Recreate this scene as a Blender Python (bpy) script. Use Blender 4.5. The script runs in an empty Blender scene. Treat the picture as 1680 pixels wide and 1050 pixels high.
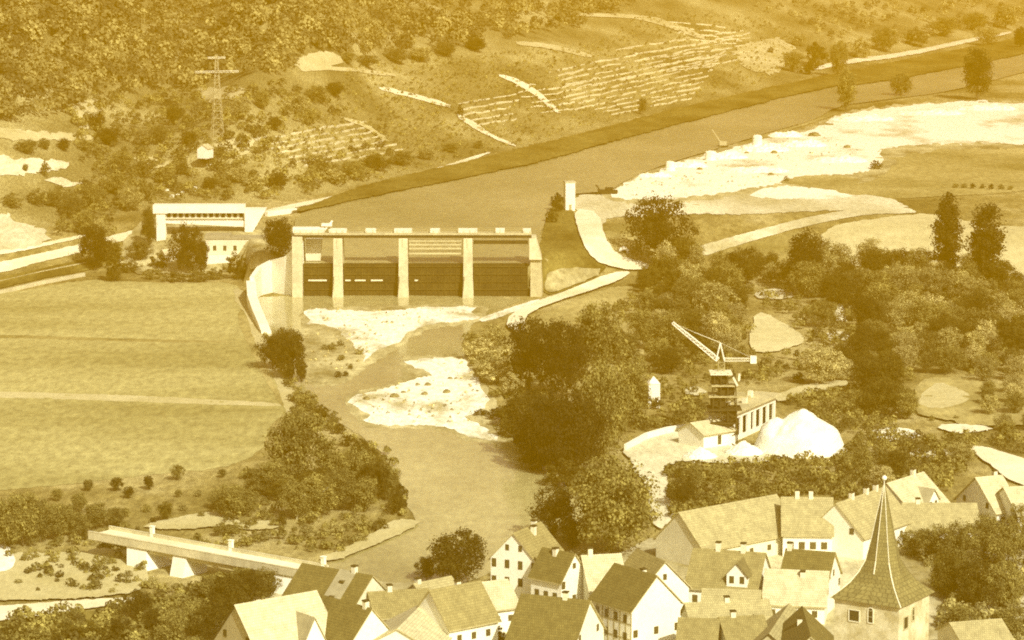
import bpy, math, random
import numpy as np
from mathutils import Vector, Matrix
from mathutils.geometry import delaunay_2d_cdt

# ------------------------------------------------------------------ camera, sky, sun, exposure
SC = bpy.context.scene
CAM_H = 115.0; FPX = 5068.0; PITCH = math.atan(775.0 / FPX)
cam_d = bpy.data.cameras.new("camera"); cam = bpy.data.objects.new("camera", cam_d)
SC.collection.objects.link(cam); SC.camera = cam
cam.location = (0, 0, CAM_H); cam.rotation_euler = (math.pi / 2 - PITCH, 0, 0)
cam_d.sensor_width = 36.0; cam_d.lens = FPX / 1680.0 * 36.0
cam_d.clip_start = 1.0; cam_d.clip_end = 9000.0
SUN_EL = math.radians(38); SUN_AZ = math.atan2(0.44, -0.90)     # from +Y towards +X
SDIR = Vector((math.sin(SUN_AZ) * math.cos(SUN_EL), math.cos(SUN_AZ) * math.cos(SUN_EL), math.sin(SUN_EL)))
world = bpy.data.worlds.new("World"); SC.world = world; world.use_nodes = True
wn = world.node_tree.nodes; wl = world.node_tree.links
bg = wn["Background"]; sky = wn.new("ShaderNodeTexSky"); sky.sky_type = 'NISHITA'; sky.sun_disc = False
sky.sun_elevation = SUN_EL; sky.sun_rotation = SUN_AZ; sky.dust_density = 3.0
bw = wn.new("ShaderNodeRGBToBW"); tint = wn.new("ShaderNodeMix"); tint.data_type = 'RGBA'; tint.blend_type = 'MULTIPLY'
tint.inputs[0].default_value = 1.0; tint.inputs[7].default_value = (1.0, 0.97, 0.86, 1)
wl.new(sky.outputs[0], bw.inputs[0]); wl.new(bw.outputs[0], tint.inputs[6]); wl.new(tint.outputs[2], bg.inputs[0])
bg.inputs[1].default_value = 0.10
sun_d = bpy.data.lights.new("sun", 'SUN'); sun_d.energy = 4.6; sun_d.angle = math.radians(0.6); sun_d.color = (1.0, 0.98, 0.88)
sun = bpy.data.objects.new("sun", sun_d); SC.collection.objects.link(sun)
sun.rotation_euler = SDIR.to_track_quat('Z', 'Y').to_euler(); sun.location = (300, 200, 400)
SC.view_settings.view_transform = 'Standard'; SC.view_settings.look = 'None'
SC.view_settings.exposure = 0.58; SC.view_settings.gamma = 1.0; SC.view_settings.use_curve_mapping = False
SC.cycles.max_bounces = 4; SC.cycles.diffuse_bounces = 2; SC.cycles.glossy_bounces = 2; SC.cycles.volume_bounces = 0
SC.cycles.transparent_max_bounces = 8; SC.cycles.filter_width = 1.9; SC.cycles.use_denoising = False

R = random.Random(7); NR = np.random.default_rng(11)

# ------------------------------------------------------------------ pixel of the photograph -> ray
def ray(px, py):
    u = (px - 840.0) / FPX; v = (525.0 - py) / FPX
    return np.array([u, math.cos(PITCH) + v * math.sin(PITCH), -math.sin(PITCH) + v * math.cos(PITCH)])
def onz(px, py, z=0.0):
    d = ray(px, py); t = (z - CAM_H) / d[2]
    return np.array([d[0] * t, d[1] * t, z])
def depth(p):      # along the view axis
    return p[1] * math.cos(PITCH) - (p[2] - CAM_H) * math.sin(PITCH)
def ppm(p): return FPX / depth(p)
def project(x, y, z):
    dz = z - CAM_H
    f = y * math.cos(PITCH) - dz * math.sin(PITCH); up = y * math.sin(PITCH) + dz * math.cos(PITCH)
    return 840 + FPX * x / f, 525 - FPX * up / f

# ------------------------------------------------------------------ value noise for the land form
_tab = NR.random((256, 256))
def vnoise(x, y):
    x = np.asarray(x, float); y = np.asarray(y, float)
    xi = np.floor(x).astype(int); yi = np.floor(y).astype(int); fx = x - xi; fy = y - yi
    fx = fx * fx * (3 - 2 * fx); fy = fy * fy * (3 - 2 * fy)
    a = _tab[xi % 256, yi % 256]; b = _tab[(xi + 1) % 256, yi % 256]; c = _tab[xi % 256, (yi + 1) % 256]; d = _tab[(xi + 1) % 256, (yi + 1) % 256]
    return (a * (1 - fx) + b * fx) * (1 - fy) + (c * (1 - fx) + d * fx) * fy
def fbm(x, y, o=4):
    s = 0; a = .5
    for k in range(o): s = s + a * vnoise(np.asarray(x) * 2 ** k + 17 * k, np.asarray(y) * 2 ** k + 5 * k); a *= .5
    return s

# ------------------------------------------------------------------ land form
UP = 8.0                                             # the impounded reach lies 8 m above the river below the weir
_hb = np.array([onz(x, y, UP)[:2] for x, y in [(-900, 480), (-300, 425), (0, 392), (240, 345), (480, 332), (610, 303), (760, 266), (900, 232), (1000, 207), (1100, 180), (1360, 122), (1680, 62), (1900, 20), (2300, -20)]])
_db = np.array([onz(x, y, 0)[:2] for x, y in [(-900, 560), (-300, 520), (0, 478), (150, 452), (395, 446), (410, 470), (490, 480), (885, 480), (930, 488), (1000, 468), (1100, 450), (1300, 438), (1700, 470), (2300, 480)]])
_dw = np.interp(_db[:, 0], [_db[3][0], _db[4][0], _db[6][0], _db[7][0], _db[8][0], _db[10][0]], [60, 12, 4, 6, 34, 60])
WEIR_A = onz(490, 486); WEIR_B = onz(884, 486)
def height(x, y):
    x = np.asarray(x, float); y = np.asarray(y, float)
    yd = np.interp(x, _db[:, 0], _db[:, 1]); w = np.interp(x, _db[:, 0], _dw)
    inw = (x > WEIR_A[0] - 1) & (x < WEIR_B[0] + 1)
    yd = yd + np.where(inw, 12.0, 0)
    t = np.clip((y - yd) / w, 0, 1); h = UP * t * t * (3 - 2 * t)
    yb = np.interp(x, _hb[:, 0], _hb[:, 1]); sl = (np.interp(x + 20, _hb[:, 0], _hb[:, 1]) - np.interp(x - 20, _hb[:, 0], _hb[:, 1])) / 40
    d = np.maximum(y - yb, 0) / np.sqrt(1 + sl * sl)
    und = (fbm(x / 90 + 3, y / 90) - .47)
    hill = 0.36 * d * d / (d + 25) * (1 + .25 * und) + und * np.clip(d / 60, 0, 1) * 16
    hill = 175 * (1 - np.exp(-np.maximum(hill, 0) / 175))
    bump = (fbm(x / 17, y / 26 + 9, 3) - .44) * 0.5
    return h + hill + bump
GX = np.concatenate([np.arange(-1400, -300, 30), np.arange(-300, -80, 4), np.arange(-80, 50, 2), np.arange(50, 301, 4), np.arange(330, 1500, 30)]).astype(float)
GY = np.concatenate([np.arange(-150, 380, 30), np.arange(380, 740, 4), np.arange(740, 900, 2), np.arange(900, 1500, 4), np.arange(1500, 3600, 25)]).astype(float)
GZ = height(GX[:, None] + 0 * GY[None], GY[None] + 0 * GX[:, None])
def hg(x, y):                                        # height of the built terrain (bilinear on its grid)
    x = np.clip(np.asarray(x, float), GX[0], GX[-1] - .01); y = np.clip(np.asarray(y, float), GY[0], GY[-1] - .01)
    i = np.clip(np.searchsorted(GX, x, side='right') - 1, 0, len(GX) - 2); j = np.clip(np.searchsorted(GY, y, side='right') - 1, 0, len(GY) - 2)
    fx = (x - GX[i]) / (GX[i + 1] - GX[i]); fy = (y - GY[j]) / (GY[j + 1] - GY[j])
    return (GZ[i, j] * (1 - fx) + GZ[i + 1, j] * fx) * (1 - fy) + (GZ[i, j + 1] * (1 - fx) + GZ[i + 1, j + 1] * fx) * fy
_ts = np.concatenate([np.arange(380, 1500, 2.0), np.arange(1500, 3400, 6.0)])
def ground(px, py):                                  # where the ray of a pixel meets the land
    d = ray(px, py); ys = _ts * d[1]; zs = CAM_H + _ts * d[2]
    k = np.nonzero(hg(d[0] * _ts, ys) > zs)[0]
    i = k[0] if len(k) else len(_ts) - 1
    lo, hi = _ts[max(i - 1, 0)], _ts[i]
    for _ in range(14):
        m = (lo + hi) / 2
        if hg(d[0] * m, d[1] * m) > CAM_H + m * d[2]: hi = m
        else: lo = m
    return np.array([d[0] * hi, d[1] * hi, CAM_H + hi * d[2]])

# ------------------------------------------------------------------ materials
def newmat(name, rough=0.9, spec=0.15):
    m = bpy.data.materials.new(name); m.use_nodes = True
    b = m.node_tree.nodes["Principled BSDF"]; b.inputs["Roughness"].default_value = rough; b.inputs["Specular IOR Level"].default_value = spec
    return m, m.node_tree.nodes, m.node_tree.links, b
def sep(c): return (c[0], min(.97, c[1] * 1.05), min(.9, c[2] * 1.15))
def noise_mat(name, a, b, sc=(.1, .1, .1), fine=(1.2, .5, 1), ramp=(.35, .65), fine_amt=.35, rough=.95, detail=5, bump=0.0, spec=.1, mid=None):
    m, n, l, bs = newmat(name, rough, spec); a, b = sep(a), sep(b); mid = sep(mid) if mid else None
    tc = n.new("ShaderNodeTexCoord")
    def nz(s, d):
        mp = n.new("ShaderNodeMapping"); mp.inputs["Scale"].default_value = s; l.new(tc.outputs["Object"], mp.inputs[0])
        t = n.new("ShaderNodeTexNoise"); t.inputs["Scale"].default_value = 1; t.inputs["Detail"].default_value = d; t.inputs["Roughness"].default_value = .6
        l.new(mp.outputs[0], t.inputs[0]); return t
    t1 = nz(sc, detail); r = n.new("ShaderNodeValToRGB"); l.new(t1.outputs[0], r.inputs[0])
    r.color_ramp.elements[0].position = ramp[0]; r.color_ramp.elements[1].position = ramp[1]
    r.color_ramp.elements[0].color = (*a, 1); r.color_ramp.elements[1].color = (*b, 1)
    if mid: e = r.color_ramp.elements.new((ramp[0] + ramp[1]) / 2); e.color = (*mid, 1)
    t2 = nz(fine, 6); t2.inputs["Roughness"].default_value = .78; mr = n.new("ShaderNodeMapRange"); mr.inputs[1].default_value = .36; mr.inputs[2].default_value = .64
    mr.inputs[3].default_value = 1 - fine_amt; mr.inputs[4].default_value = 1 + fine_amt; l.new(t2.outputs[0], mr.inputs[0])
    mx = n.new("ShaderNodeMix"); mx.data_type = 'RGBA'; mx.blend_type = 'MULTIPLY'; mx.inputs[0].default_value = 1
    l.new(r.outputs[0], mx.inputs[6]); l.new(mr.outputs[0], mx.inputs[7]); l.new(mx.outputs[2], bs.inputs["Base Color"])
    if bump:
        bp = n.new("ShaderNodeBump"); bp.inputs["Distance"].default_value = bump; l.new(t2.outputs[0], bp.inputs["Height"]); l.new(bp.outputs[0], bs.inputs["Normal"])
    return m
def plain(name, c, amt=.15, sc=1.5, rough=.85, spec=.2): return noise_mat(name, tuple(v * (1 - amt) for v in c), tuple(v * (1 + amt) for v in c), (sc * .3, sc * .3, sc * .3), (sc * 2, sc * 2, sc * 2), fine_amt=amt, rough=rough, spec=spec)
def water_mat(name, a, b, bump=.012, rough=.10):
    m = noise_mat(name, a, b, (.02, .012, 1), (.6, .25, 1), fine_amt=.20, rough=rough, spec=.5, bump=bump)
    m.node_tree.nodes["Principled BSDF"].inputs["IOR"].default_value = 1.33
    return m
def roof_mat(name, c, amt=.13):
    c = sep(c)
    m, n, l, bs = newmat(name, .85, .2)
    tc = n.new("ShaderNodeTexCoord"); br = n.new("ShaderNodeTexBrick"); l.new(tc.outputs["UV"], br.inputs[0])
    br.inputs["Scale"].default_value = 1; br.inputs["Brick Width"].default_value = .3; br.inputs["Row Height"].default_value = .45; br.inputs["Mortar Size"].default_value = .03
    br.inputs["Color1"].default_value = (*[v * (1 + amt) for v in c], 1); br.inputs["Color2"].default_value = (*[v * (1 - amt) for v in c], 1); br.inputs["Mortar"].default_value = (*[v * .55 for v in c], 1)
    t = n.new("ShaderNodeTexNoise"); t.inputs["Scale"].default_value = .7; t.inputs["Detail"].default_value = 6; l.new(tc.outputs["Object"], t.inputs[0])
    mr = n.new("ShaderNodeMapRange"); mr.inputs[1].default_value = .3; mr.inputs[2].default_value = .7; mr.inputs[3].default_value = .84; mr.inputs[4].default_value = 1.16; l.new(t.outputs[0], mr.inputs[0])
    mx = n.new("ShaderNodeMix"); mx.data_type = 'RGBA'; mx.blend_type = 'MULTIPLY'; mx.inputs[0].default_value = 1
    l.new(br.outputs[0], mx.inputs[6]); l.new(mr.outputs[0], mx.inputs[7]); l.new(mx.outputs[2], bs.inputs["Base Color"])
    return m
def leaf_mat(name, tr=.25):
    m, n, l, bs = newmat(name, .8, .15)
    oi = n.new("ShaderNodeObjectInfo"); tc = n.new("ShaderNodeTexCoord")
    t = n.new("ShaderNodeTexNoise"); t.inputs["Scale"].default_value = 7; t.inputs["Detail"].default_value = 5; l.new(tc.outputs["Object"], t.inputs[0])
    mr = n.new("ShaderNodeMapRange"); mr.inputs[1].default_value = .3; mr.inputs[2].default_value = .7; mr.inputs[3].default_value = .5; mr.inputs[4].default_value = 1.6; l.new(t.outputs[0], mr.inputs[0])
    at = n.new("ShaderNodeAttribute"); at.attribute_name = "leaf_tone"
    mm = n.new("ShaderNodeMath"); mm.operation = 'MULTIPLY'; l.new(mr.outputs[0], mm.inputs[0]); l.new(at.outputs["Fac"], mm.inputs[1])
    mx = n.new("ShaderNodeMix"); mx.data_type = 'RGBA'; mx.blend_type = 'MULTIPLY'; mx.inputs[0].default_value = 1
    l.new(oi.outputs["Color"], mx.inputs[6]); l.new(mm.outputs[0], mx.inputs[7]); l.new(mx.outputs[2], bs.inputs["Base Color"])
    return m
M = {}
def setup_mats():
    M['ground'] = noise_mat('scrub_ground', (.16, .125, .03), (.46, .38, .15), (.035, .02, .1), (.55, .2, .5), fine_amt=.4, bump=.5, mid=(.30, .24, .075))
    M['hill'] = noise_mat('hill_ground', (.17, .14, .04), (.46, .39, .15), (.03, .018, .04), (1.6, .5, 1), fine_amt=.4, bump=.5, mid=(.29, .24, .08))
    M['field'] = noise_mat('mown_field', (.29, .25, .08), (.47, .41, .155), (.010, .028, .1), (.55, .2, .5), fine_amt=.30, ramp=(.3, .68))
    M['meadow'] = noise_mat('rough_meadow', (.22, .18, .05), (.46, .38, .14), (.02, .02, .1), (.55, .2, .5), fine_amt=.3)
    M['dryfield'] = noise_mat('stubble_field', (.50, .43, .19), (.70, .61, .30), (.01, .02, .1), (.55, .2, .5), fine_amt=.15)
    M['gravel'] = noise_mat('river_gravel', (.46, .40, .19), (.93, .88, .62), (.09, .04, .1), (.8, .3, .5), fine_amt=.28, ramp=(.34, .50))
    M['sand'] = noise_mat('pale_spoil', (.46, .39, .18), (.94, .89, .62), (.045, .02, .1), (.8, .3, .5), fine_amt=.2, ramp=(.30, .46))
    M['paleground'] = noise_mat('pale_dry_ground', (.44, .38, .17), (.80, .73, .45), (.03, .012, .1), (.7, .26, .5), fine_amt=.22, ramp=(.3, .6))
    M['scree'] = noise_mat('weedy_gravel', (.22, .18, .06), (.60, .52, .24), (.10, .05, .1), (.7, .26, .5), fine_amt=.3)
    M['road'] = noise_mat('dusty_road', (.70, .62, .34), (.90, .82, .52), (.05, .05, .1), (1.2, .5, 1), fine_amt=.08)
    M['track'] = noise_mat('worn_track', (.46, .39, .16), (.60, .52, .25), (.05, .05, .1), (1.2, .5, 1), fine_amt=.15)
    M['bank'] = noise_mat('dark_grass', (.10, .075, .012), (.22, .175, .04), (.06, .03, .1), (.7, .26, .5), fine_amt=.3)  # grass of a dark colour, mottled at random
    M['river'] = water_mat('river_water', (.30, .26, .09), (.52, .45, .18))
    M['canal'] = water_mat('canal_water', (.25, .22, .07), (.40, .34, .13), bump=.02, rough=.3)
    M['yard'] = noise_mat('village_ground', (.26, .21, .07), (.72, .64, .36), (.05, .03, .1), (1, .5, 1), fine_amt=.25)
    M['concrete'] = plain('weathered_concrete', (.58, .51, .28), .16, .5)
    M['concrete_old'] = plain('stained_concrete', (.50, .43, .21), .2, .4)
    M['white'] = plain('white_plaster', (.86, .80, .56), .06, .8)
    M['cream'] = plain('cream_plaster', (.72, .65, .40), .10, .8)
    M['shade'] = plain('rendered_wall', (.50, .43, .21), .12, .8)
    M['dark'] = plain('dark_timber', (.06, .045, .01), .2, 1)
    M['steel'] = plain('dark_steel', (.05, .036, .006), .3, .7, rough=.6)
    M['rib'] = plain('lighter_steel', (.07, .052, .01), .3, .7, rough=.6)
    M['wood'] = plain('sawn_timber', (.42, .35, .15), .2, 2)
    M['glass'] = plain('window_glass', (.09, .07, .02), .1, 1, rough=.25, spec=.5)
    M['bark'] = plain('tree_bark', (.13, .10, .035), .3, 3)
    M['lit_bark'] = plain('sunlit_bark', (.55, .48, .24), .15, 3)  # bark colour with the sunlight on the trunk put in
    M['roof_dark'] = roof_mat('dark_tile', (.17, .135, .035))
    M['roof_mid'] = roof_mat('weathered_tile', (.30, .245, .085))
    M['roof_light'] = roof_mat('pale_tile', (.42, .355, .15))
    M['roof_pale'] = roof_mat('bleached_tile', (.62, .54, .28), .12)
    M['slate'] = roof_mat('spire_slate', (.22, .18, .055), .12)
    M['stone'] = noise_mat('masonry', (.44, .37, .17), (.70, .62, .36), (.5, .5, .5), (3, 3, 3), fine_amt=.15)
    M['drywall'] = plain('pale_dry_stone', (.72, .64, .36), .15, 1)
    M['rock'] = plain('grey_rock', (.20, .16, .055), .3, 1)
    M['palerock'] = plain('pale_rock', (.80, .74, .48), .1, 1)
    M['leaf'] = leaf_mat('leaves')
setup_mats()

# ------------------------------------------------------------------ object helpers
COL = SC.collection
def tag(o, label=None, cat=None, group=None, kind=None):
    if label: o['label'] = label
    if cat: o['category'] = cat
    if group: o['group'] = group
    if kind: o['kind'] = kind
    return o
def empty(name, loc, rz=0, label=None, cat=None, group=None, scale=None):
    o = bpy.data.objects.new(name, None); COL.objects.link(o); o.location = loc; o.rotation_euler = (0, 0, rz); o.empty_display_size = .5
    if scale: o.scale = scale
    return tag(o, label, cat, group)
class MB:
    def __init__(s): s.v = []; s.f = []; s.mi = []; s.uv = {}
    def face(s, pts, mi=0, uv=None):
        k = len(s.v); s.v += [tuple(p) for p in pts]; s.f.append(tuple(range(k, k + len(pts)))); s.mi.append(mi)
        if uv: s.uv[len(s.f) - 1] = uv
    def hexa(s, p, mi=0):       # p: 4 bottom, 4 top, counter-clockwise seen from above
        k = len(s.v); s.v += [tuple(q) for q in p]
        for f in ((3, 2, 1, 0), (4, 5, 6, 7), (0, 1, 5, 4), (1, 2, 6, 5), (2, 3, 7, 6), (3, 0, 4, 7)): s.f.append(tuple(k + i for i in f)); s.mi.append(mi)
    def box(s, x0, x1, y0, y1, z0, z1, mi=0): s.hexa([(x0, y0, z0), (x1, y0, z0), (x1, y1, z0), (x0, y1, z0), (x0, y0, z1), (x1, y0, z1), (x1, y1, z1), (x0, y1, z1)], mi)
    def bar(s, a, b, r, n=4, r2=None, mi=0):
        a = Vector(a); b = Vector(b); r2 = r if r2 is None else r2; q = (b - a).to_track_quat('Z', 'Y'); k = len(s.v)
        for c, rr in ((a, r), (b, r2)):
            for i in range(n):
                t = 2 * math.pi * (i + .5) / n; s.v.append(tuple(c + q @ Vector((rr * math.cos(t), rr * math.sin(t), 0))))
        for i in range(n): j = (i + 1) % n; s.f.append((k + i, k + j, k + n + j, k + n + i)); s.mi.append(mi)
        s.f.append(tuple(k + n - 1 - i for i in range(n))); s.f.append(tuple(k + n + i for i in range(n))); s.mi += [mi, mi]
    def build(s, name, mats, parent=None, smooth=False, **k):
        me = bpy.data.meshes.new(name); me.from_pydata(s.v, [], s.f)
        for m in (mats if isinstance(mats, (list, tuple)) else [mats]): me.materials.append(m)
        me.polygons.foreach_set("material_index", s.mi)
        if s.uv:
            u = me.uv_layers.new(name="UVMap")
            for fi, uv in s.uv.items():
                for li, c in zip(me.polygons[fi].loop_indices, uv): u.data[li].uv = c
        if smooth: me.polygons.foreach_set("use_smooth", [True] * len(me.polygons))
        me.update(); o = bpy.data.objects.new(name, me); COL.objects.link(o)
        if parent: o.parent = parent
        return tag(o, **k)

# ------------------------------------------------------------------ the ground
def build_grid():
    nx, ny = len(GX), len(GY); X, Y = np.meshgrid(GX, GY, indexing='ij')
    v = np.stack([X, Y, GZ], -1).reshape(-1, 3)
    i, j = np.meshgrid(np.arange(nx - 1), np.arange(ny - 1), indexing='ij'); a = (i * ny + j).ravel()
    f = np.stack([a, a + ny, a + ny + 1, a + 1], -1)
    me = bpy.data.meshes.new("ground"); me.from_pydata(v.tolist(), [], f.tolist())
    me.materials.append(M['ground']); me.materials.append(M['hill'])
    c = v[f].mean(1); yb = np.interp(c[:, 0], _hb[:, 0], _hb[:, 1])
    me.polygons.foreach_set("material_index", (c[:, 1] > yb + 4).astype(np.int32)); me.polygons.foreach_set("use_smooth", [True] * len(f)); me.update()
    o = bpy.data.objects.new("ground", me); COL.objects.link(o); tag(o, 'scrubby valley floor rising to the wooded hillside', 'ground', kind='structure')
build_grid()
def smoothpoly(p, it=2):
    p = [np.array(q, float) for q in p]
    for _ in range(it): p = [q for i in range(len(p)) for q in (p[i] * .75 + p[(i + 1) % len(p)] * .25, p[i] * .25 + p[(i + 1) % len(p)] * .75)]
    return p
def subdiv(p, step):
    out = []
    for i in range(len(p)):
        a = np.array(p[i], float); b = np.array(p[(i + 1) % len(p)], float); n = max(1, int(np.hypot(*(b - a)) / step))
        out += [a + (b - a) * k / n for k in range(n)]
    return out
def inpoly(px, py, poly):
    px = np.asarray(px, float); py = np.asarray(py, float); r = np.zeros(px.shape, bool); n = len(poly)
    for i in range(n):
        x0, y0 = poly[i]; x1, y1 = poly[(i + 1) % n]
        if y0 == y1: continue
        c = ((y0 > py) != (y1 > py)) & (px < (x1 - x0) * (py - y0) / (y1 - y0) + x0); r ^= c
    return r
_lay = [0]
def sheet(name, poly, mat, label, cat='ground', off=None, z=None, jit=3.0, smooth=1, step=5, kind='structure', extra=None):
    """a surface that follows the land inside an outline, its edge broken up like a natural one"""
    _lay[0] += 1; off = (.06 + .006 * _lay[0]) if off is None else off
    p = smoothpoly(poly, smooth) if smooth else [np.array(q, float) for q in poly]
    p = subdiv(p, step); sd = R.random() * 99
    pts = []
    for i, q in enumerate(p):
        n1 = float(vnoise(q[0] / 11 + sd, q[1] / 5)) - .5; n2 = float(vnoise(q[0] / 4 + sd, q[1] / 2 + 50)) - .5
        q = q + np.array([(n1 * 2 + n2) * jit, (n2 * 1.2 - n1) * jit * .55])
        w = onz(q[0], q[1], z) if z is not None else ground(q[0], q[1])
        pts.append((w[0], w[1]))
    n = len(pts); P = np.array(pts); inner = []
    if z is None:
        xs = GX[(GX > P[:, 0].min()) & (GX < P[:, 0].max())]; ys = GY[(GY > P[:, 1].min()) & (GY < P[:, 1].max())]
        if len(xs) and len(ys):
            X, Y = np.meshgrid(xs, ys, indexing='ij'); X = X.ravel(); Y = Y.ravel(); k = inpoly(X, Y, P); inner = list(zip(X[k], Y[k]))
    co = [Vector((float(a), float(b))) for a, b in pts + inner]
    v, e, f, *_ = delaunay_2d_cdt(co, [(i, (i + 1) % n) for i in range(n)], [], 1, 1e-4)
    A = np.array([(q.x, q.y) for q in v]); Z = np.full(len(A), z) if z is not None else hg(A[:, 0], A[:, 1]) + off
    F = []
    for t in f:
        a, b, c = A[t[0]], A[t[1]], A[t[2]]
        F.append(t if (b[0] - a[0]) * (c[1] - a[1]) - (b[1] - a[1]) * (c[0] - a[0]) > 0 else t[::-1])
    me = bpy.data.meshes.new(name); me.from_pydata([(float(a[0]), float(a[1]), float(h)) for a, h in zip(A, Z)], [], F); me.materials.append(mat)
    me.polygons.foreach_set("use_smooth", [True] * len(F)); me.update(); o = bpy.data.objects.new(name, me); COL.objects.link(o)
    return tag(o, label, cat, kind=kind)
# ------------------------------------------------------------------ land cover
sheet('field', [(-400, 505), (0, 484), (140, 458), (210, 462), (300, 466), (385, 462), (400, 492), (418, 540), (440, 590), (468, 645), (478, 672), (440, 700), (430, 745), (360, 770), (250, 778), (120, 795), (-50, 808), (-400, 830)], M['field'], 'broad mown field beside the river below the canal', 'field')
sheet('field_track', [(-300, 643), (0, 642), (240, 650), (350, 656), (465, 662), (465, 668), (350, 664), (240, 660), (0, 652), (-300, 652)], M['track'], 'pale track crossing the mown field', 'track', jit=1.5)
sheet('field_track', [(-200, 552), (0, 549), (200, 556), (380, 560), (380, 563), (200, 561), (0, 554), (-200, 556)], M['meadow'], 'faint furrow line across the mown field', 'track', jit=1.0)
sheet('river', [(500, 484), (470, 486), (418, 488), (412, 500), (430, 540), (455, 580), (482, 640), (545, 690), (610, 725), (650, 775), (668, 830), (688, 862), (640, 886), (560, 918), (500, 945), (430, 985), (560, 1000), (700, 975), (800, 945), (880, 900), (960, 860), (985, 790), (930, 720), (870, 690), (815, 668), (795, 640), (770, 600), (755, 575), (765, 545), (785, 520), (882, 484)], M['river'], 'calm brown river below the weir', 'river', jit=3)
sheet('gravel_bank', [(492, 508), (575, 503), (700, 500), (800, 500), (800, 528), (710, 538), (665, 560), (640, 580), (600, 605), (560, 634), (500, 634), (488, 612), (498, 560), (490, 530)], M['scree'], 'damp margin around the bright gravel bank', 'gravel bank', jit=6)
sheet('gravel_bank', [(560, 655), (600, 638), (660, 628), (655, 588), (700, 583), (762, 582), (778, 606), (800, 640), (822, 672), (800, 700), (840, 732), (765, 726), (735, 706), (600, 702), (584, 690), (570, 672)], M['scree'], 'damp margin around the bright gravel island', 'gravel bank', jit=6)
sheet('field_margin', [(392, 470), (410, 500), (432, 545), (462, 600), (486, 650), (500, 690), (478, 700), (462, 650), (440, 600), (412, 550), (396, 510), (380, 480)], M['track'], 'worn pale margin between field and river bank', 'field margin', jit=4)
sheet('field_margin', [(398, 500), (418, 560), (445, 620), (468, 664), (462, 668), (436, 625), (408, 570), (388, 520)], M['meadow'], 'grassy strip along the right edge of the field', 'field margin', jit=2)
sheet('gravel_bank', [(497, 512), (520, 507), (575, 509), (630, 511), (690, 505), (782, 502), (773, 514), (792, 523), (735, 530), (704, 532), (670, 545), (655, 564), (622, 572), (602, 590), (588, 600), (568, 585), (556, 560), (540, 540), (502, 534), (512, 522)], M['gravel'], 'bright gravel bank just below the weir', 'gravel bank', jit=5)
sheet('gravel_bank', [(502, 530), (545, 534), (575, 560), (604, 592), (580, 606), (550, 628), (515, 630), (493, 616), (500, 580), (506, 555)], M['scree'], 'weedy gravel between the left bank and the bright gravel', 'gravel bank', jit=5)
sheet('gravel_bank', [(570, 656), (600, 645), (640, 637), (680, 622), (720, 615), (650, 594), (700, 589), (757, 586), (768, 605), (786, 627), (808, 667), (772, 680), (762, 686), (790, 700), (828, 726), (770, 720), (740, 701), (690, 698), (640, 700), (602, 696), (596, 688), (608, 680), (582, 672)], M['gravel'], 'bright gravel island in the middle of the river', 'gravel bank', jit=5)
sheet('river_bank', [(784, 523), (830, 508), (884, 490), (886, 496), (835, 516), (792, 530)], M['gravel'], 'pale stone edging along the right bank', 'river bank', jit=1.5)
sheet('meadow', [(770, 535), (835, 545), (880, 520), (1000, 470), (1050, 470), (1060, 560), (1040, 640), (900, 640), (840, 640), (800, 640), (760, 575)], M['meadow'], 'rough grassy slope beside the right bank', 'meadow')
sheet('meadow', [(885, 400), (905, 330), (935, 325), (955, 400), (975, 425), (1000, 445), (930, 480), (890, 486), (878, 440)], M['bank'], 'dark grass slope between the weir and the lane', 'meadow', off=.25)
sheet('meadow', [(895, 452), (930, 440), (1000, 446), (930, 476), (892, 486)], M['scree'], 'patchy slope with rubble beside the weir', 'meadow', off=.5)
sheet('meadow', [(990, 372), (1060, 366), (1085, 400), (1090, 440), (1020, 432), (1000, 412)], M['meadow'], 'grass plot around the little stone arch', 'meadow', off=.3)
sheet('plain', [(1000, 340), (1300, 335), (1520, 325), (1900, 300), (1900, 230), (1680, 235), (1440, 240), (1200, 300), (1000, 318)], M['meadow'], 'grassland beyond the spoil ground', 'grassland')
sheet('spoil_ground', [(940, 318), (1000, 320), (1050, 318), (1150, 318), (1320, 318), (1460, 322), (1500, 345), (1380, 345), (1250, 352), (1120, 352), (1060, 358), (1000, 356), (985, 372), (946, 352)], M['paleground'], 'pale trampled ground along the canal side', 'ground', jit=4)
sheet('spoil_ground', [(985, 328), (1020, 296), (1100, 268), (1260, 220), (1330, 211), (1370, 186), (1500, 168), (1700, 166), (1900, 170), (1900, 250), (1680, 243), (1560, 246), (1470, 254), (1470, 275), (1430, 300), (1350, 306), (1240, 318), (1150, 330), (1050, 338)], M['scree'], 'weedy margin around the glaring heaped sand', 'sand', jit=9)
sheet('spoil_ground', [(995, 322), (1030, 300), (1100, 273), (1180, 250), (1260, 225), (1330, 216), (1370, 190), (1450, 178), (1500, 172), (1610, 165), (1680, 172), (1900, 180), (1900, 242), (1680, 236), (1560, 236), (1440, 243), (1452, 262), (1420, 285), (1350, 288), (1300, 300), (1240, 308), (1150, 322), (1050, 332)], M['sand'], 'glaring heaped sand between canal and grassland', 'sand', jit=7)
sheet('spoil_ground', [(1240, 312), (1300, 304), (1390, 318), (1400, 326), (1330, 328), (1230, 326)], M['sand'], 'small tongue of bright sand beside the grassland', 'sand', jit=5)
sheet('meadow', [(1270, 300), (1330, 286), (1400, 292), (1420, 300), (1370, 312), (1300, 304)], M['meadow'], 'weedy hollow in the bright sand', 'meadow')
sheet('stubble_field', [(1345, 374), (1440, 358), (1530, 350), (1560, 358), (1650, 374), (1900, 376), (1900, 475), (1640, 470), (1580, 452), (1480, 443), (1400, 437), (1352, 426)], M['dryfield'], 'pale stubble field behind the poplars', 'field')
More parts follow.
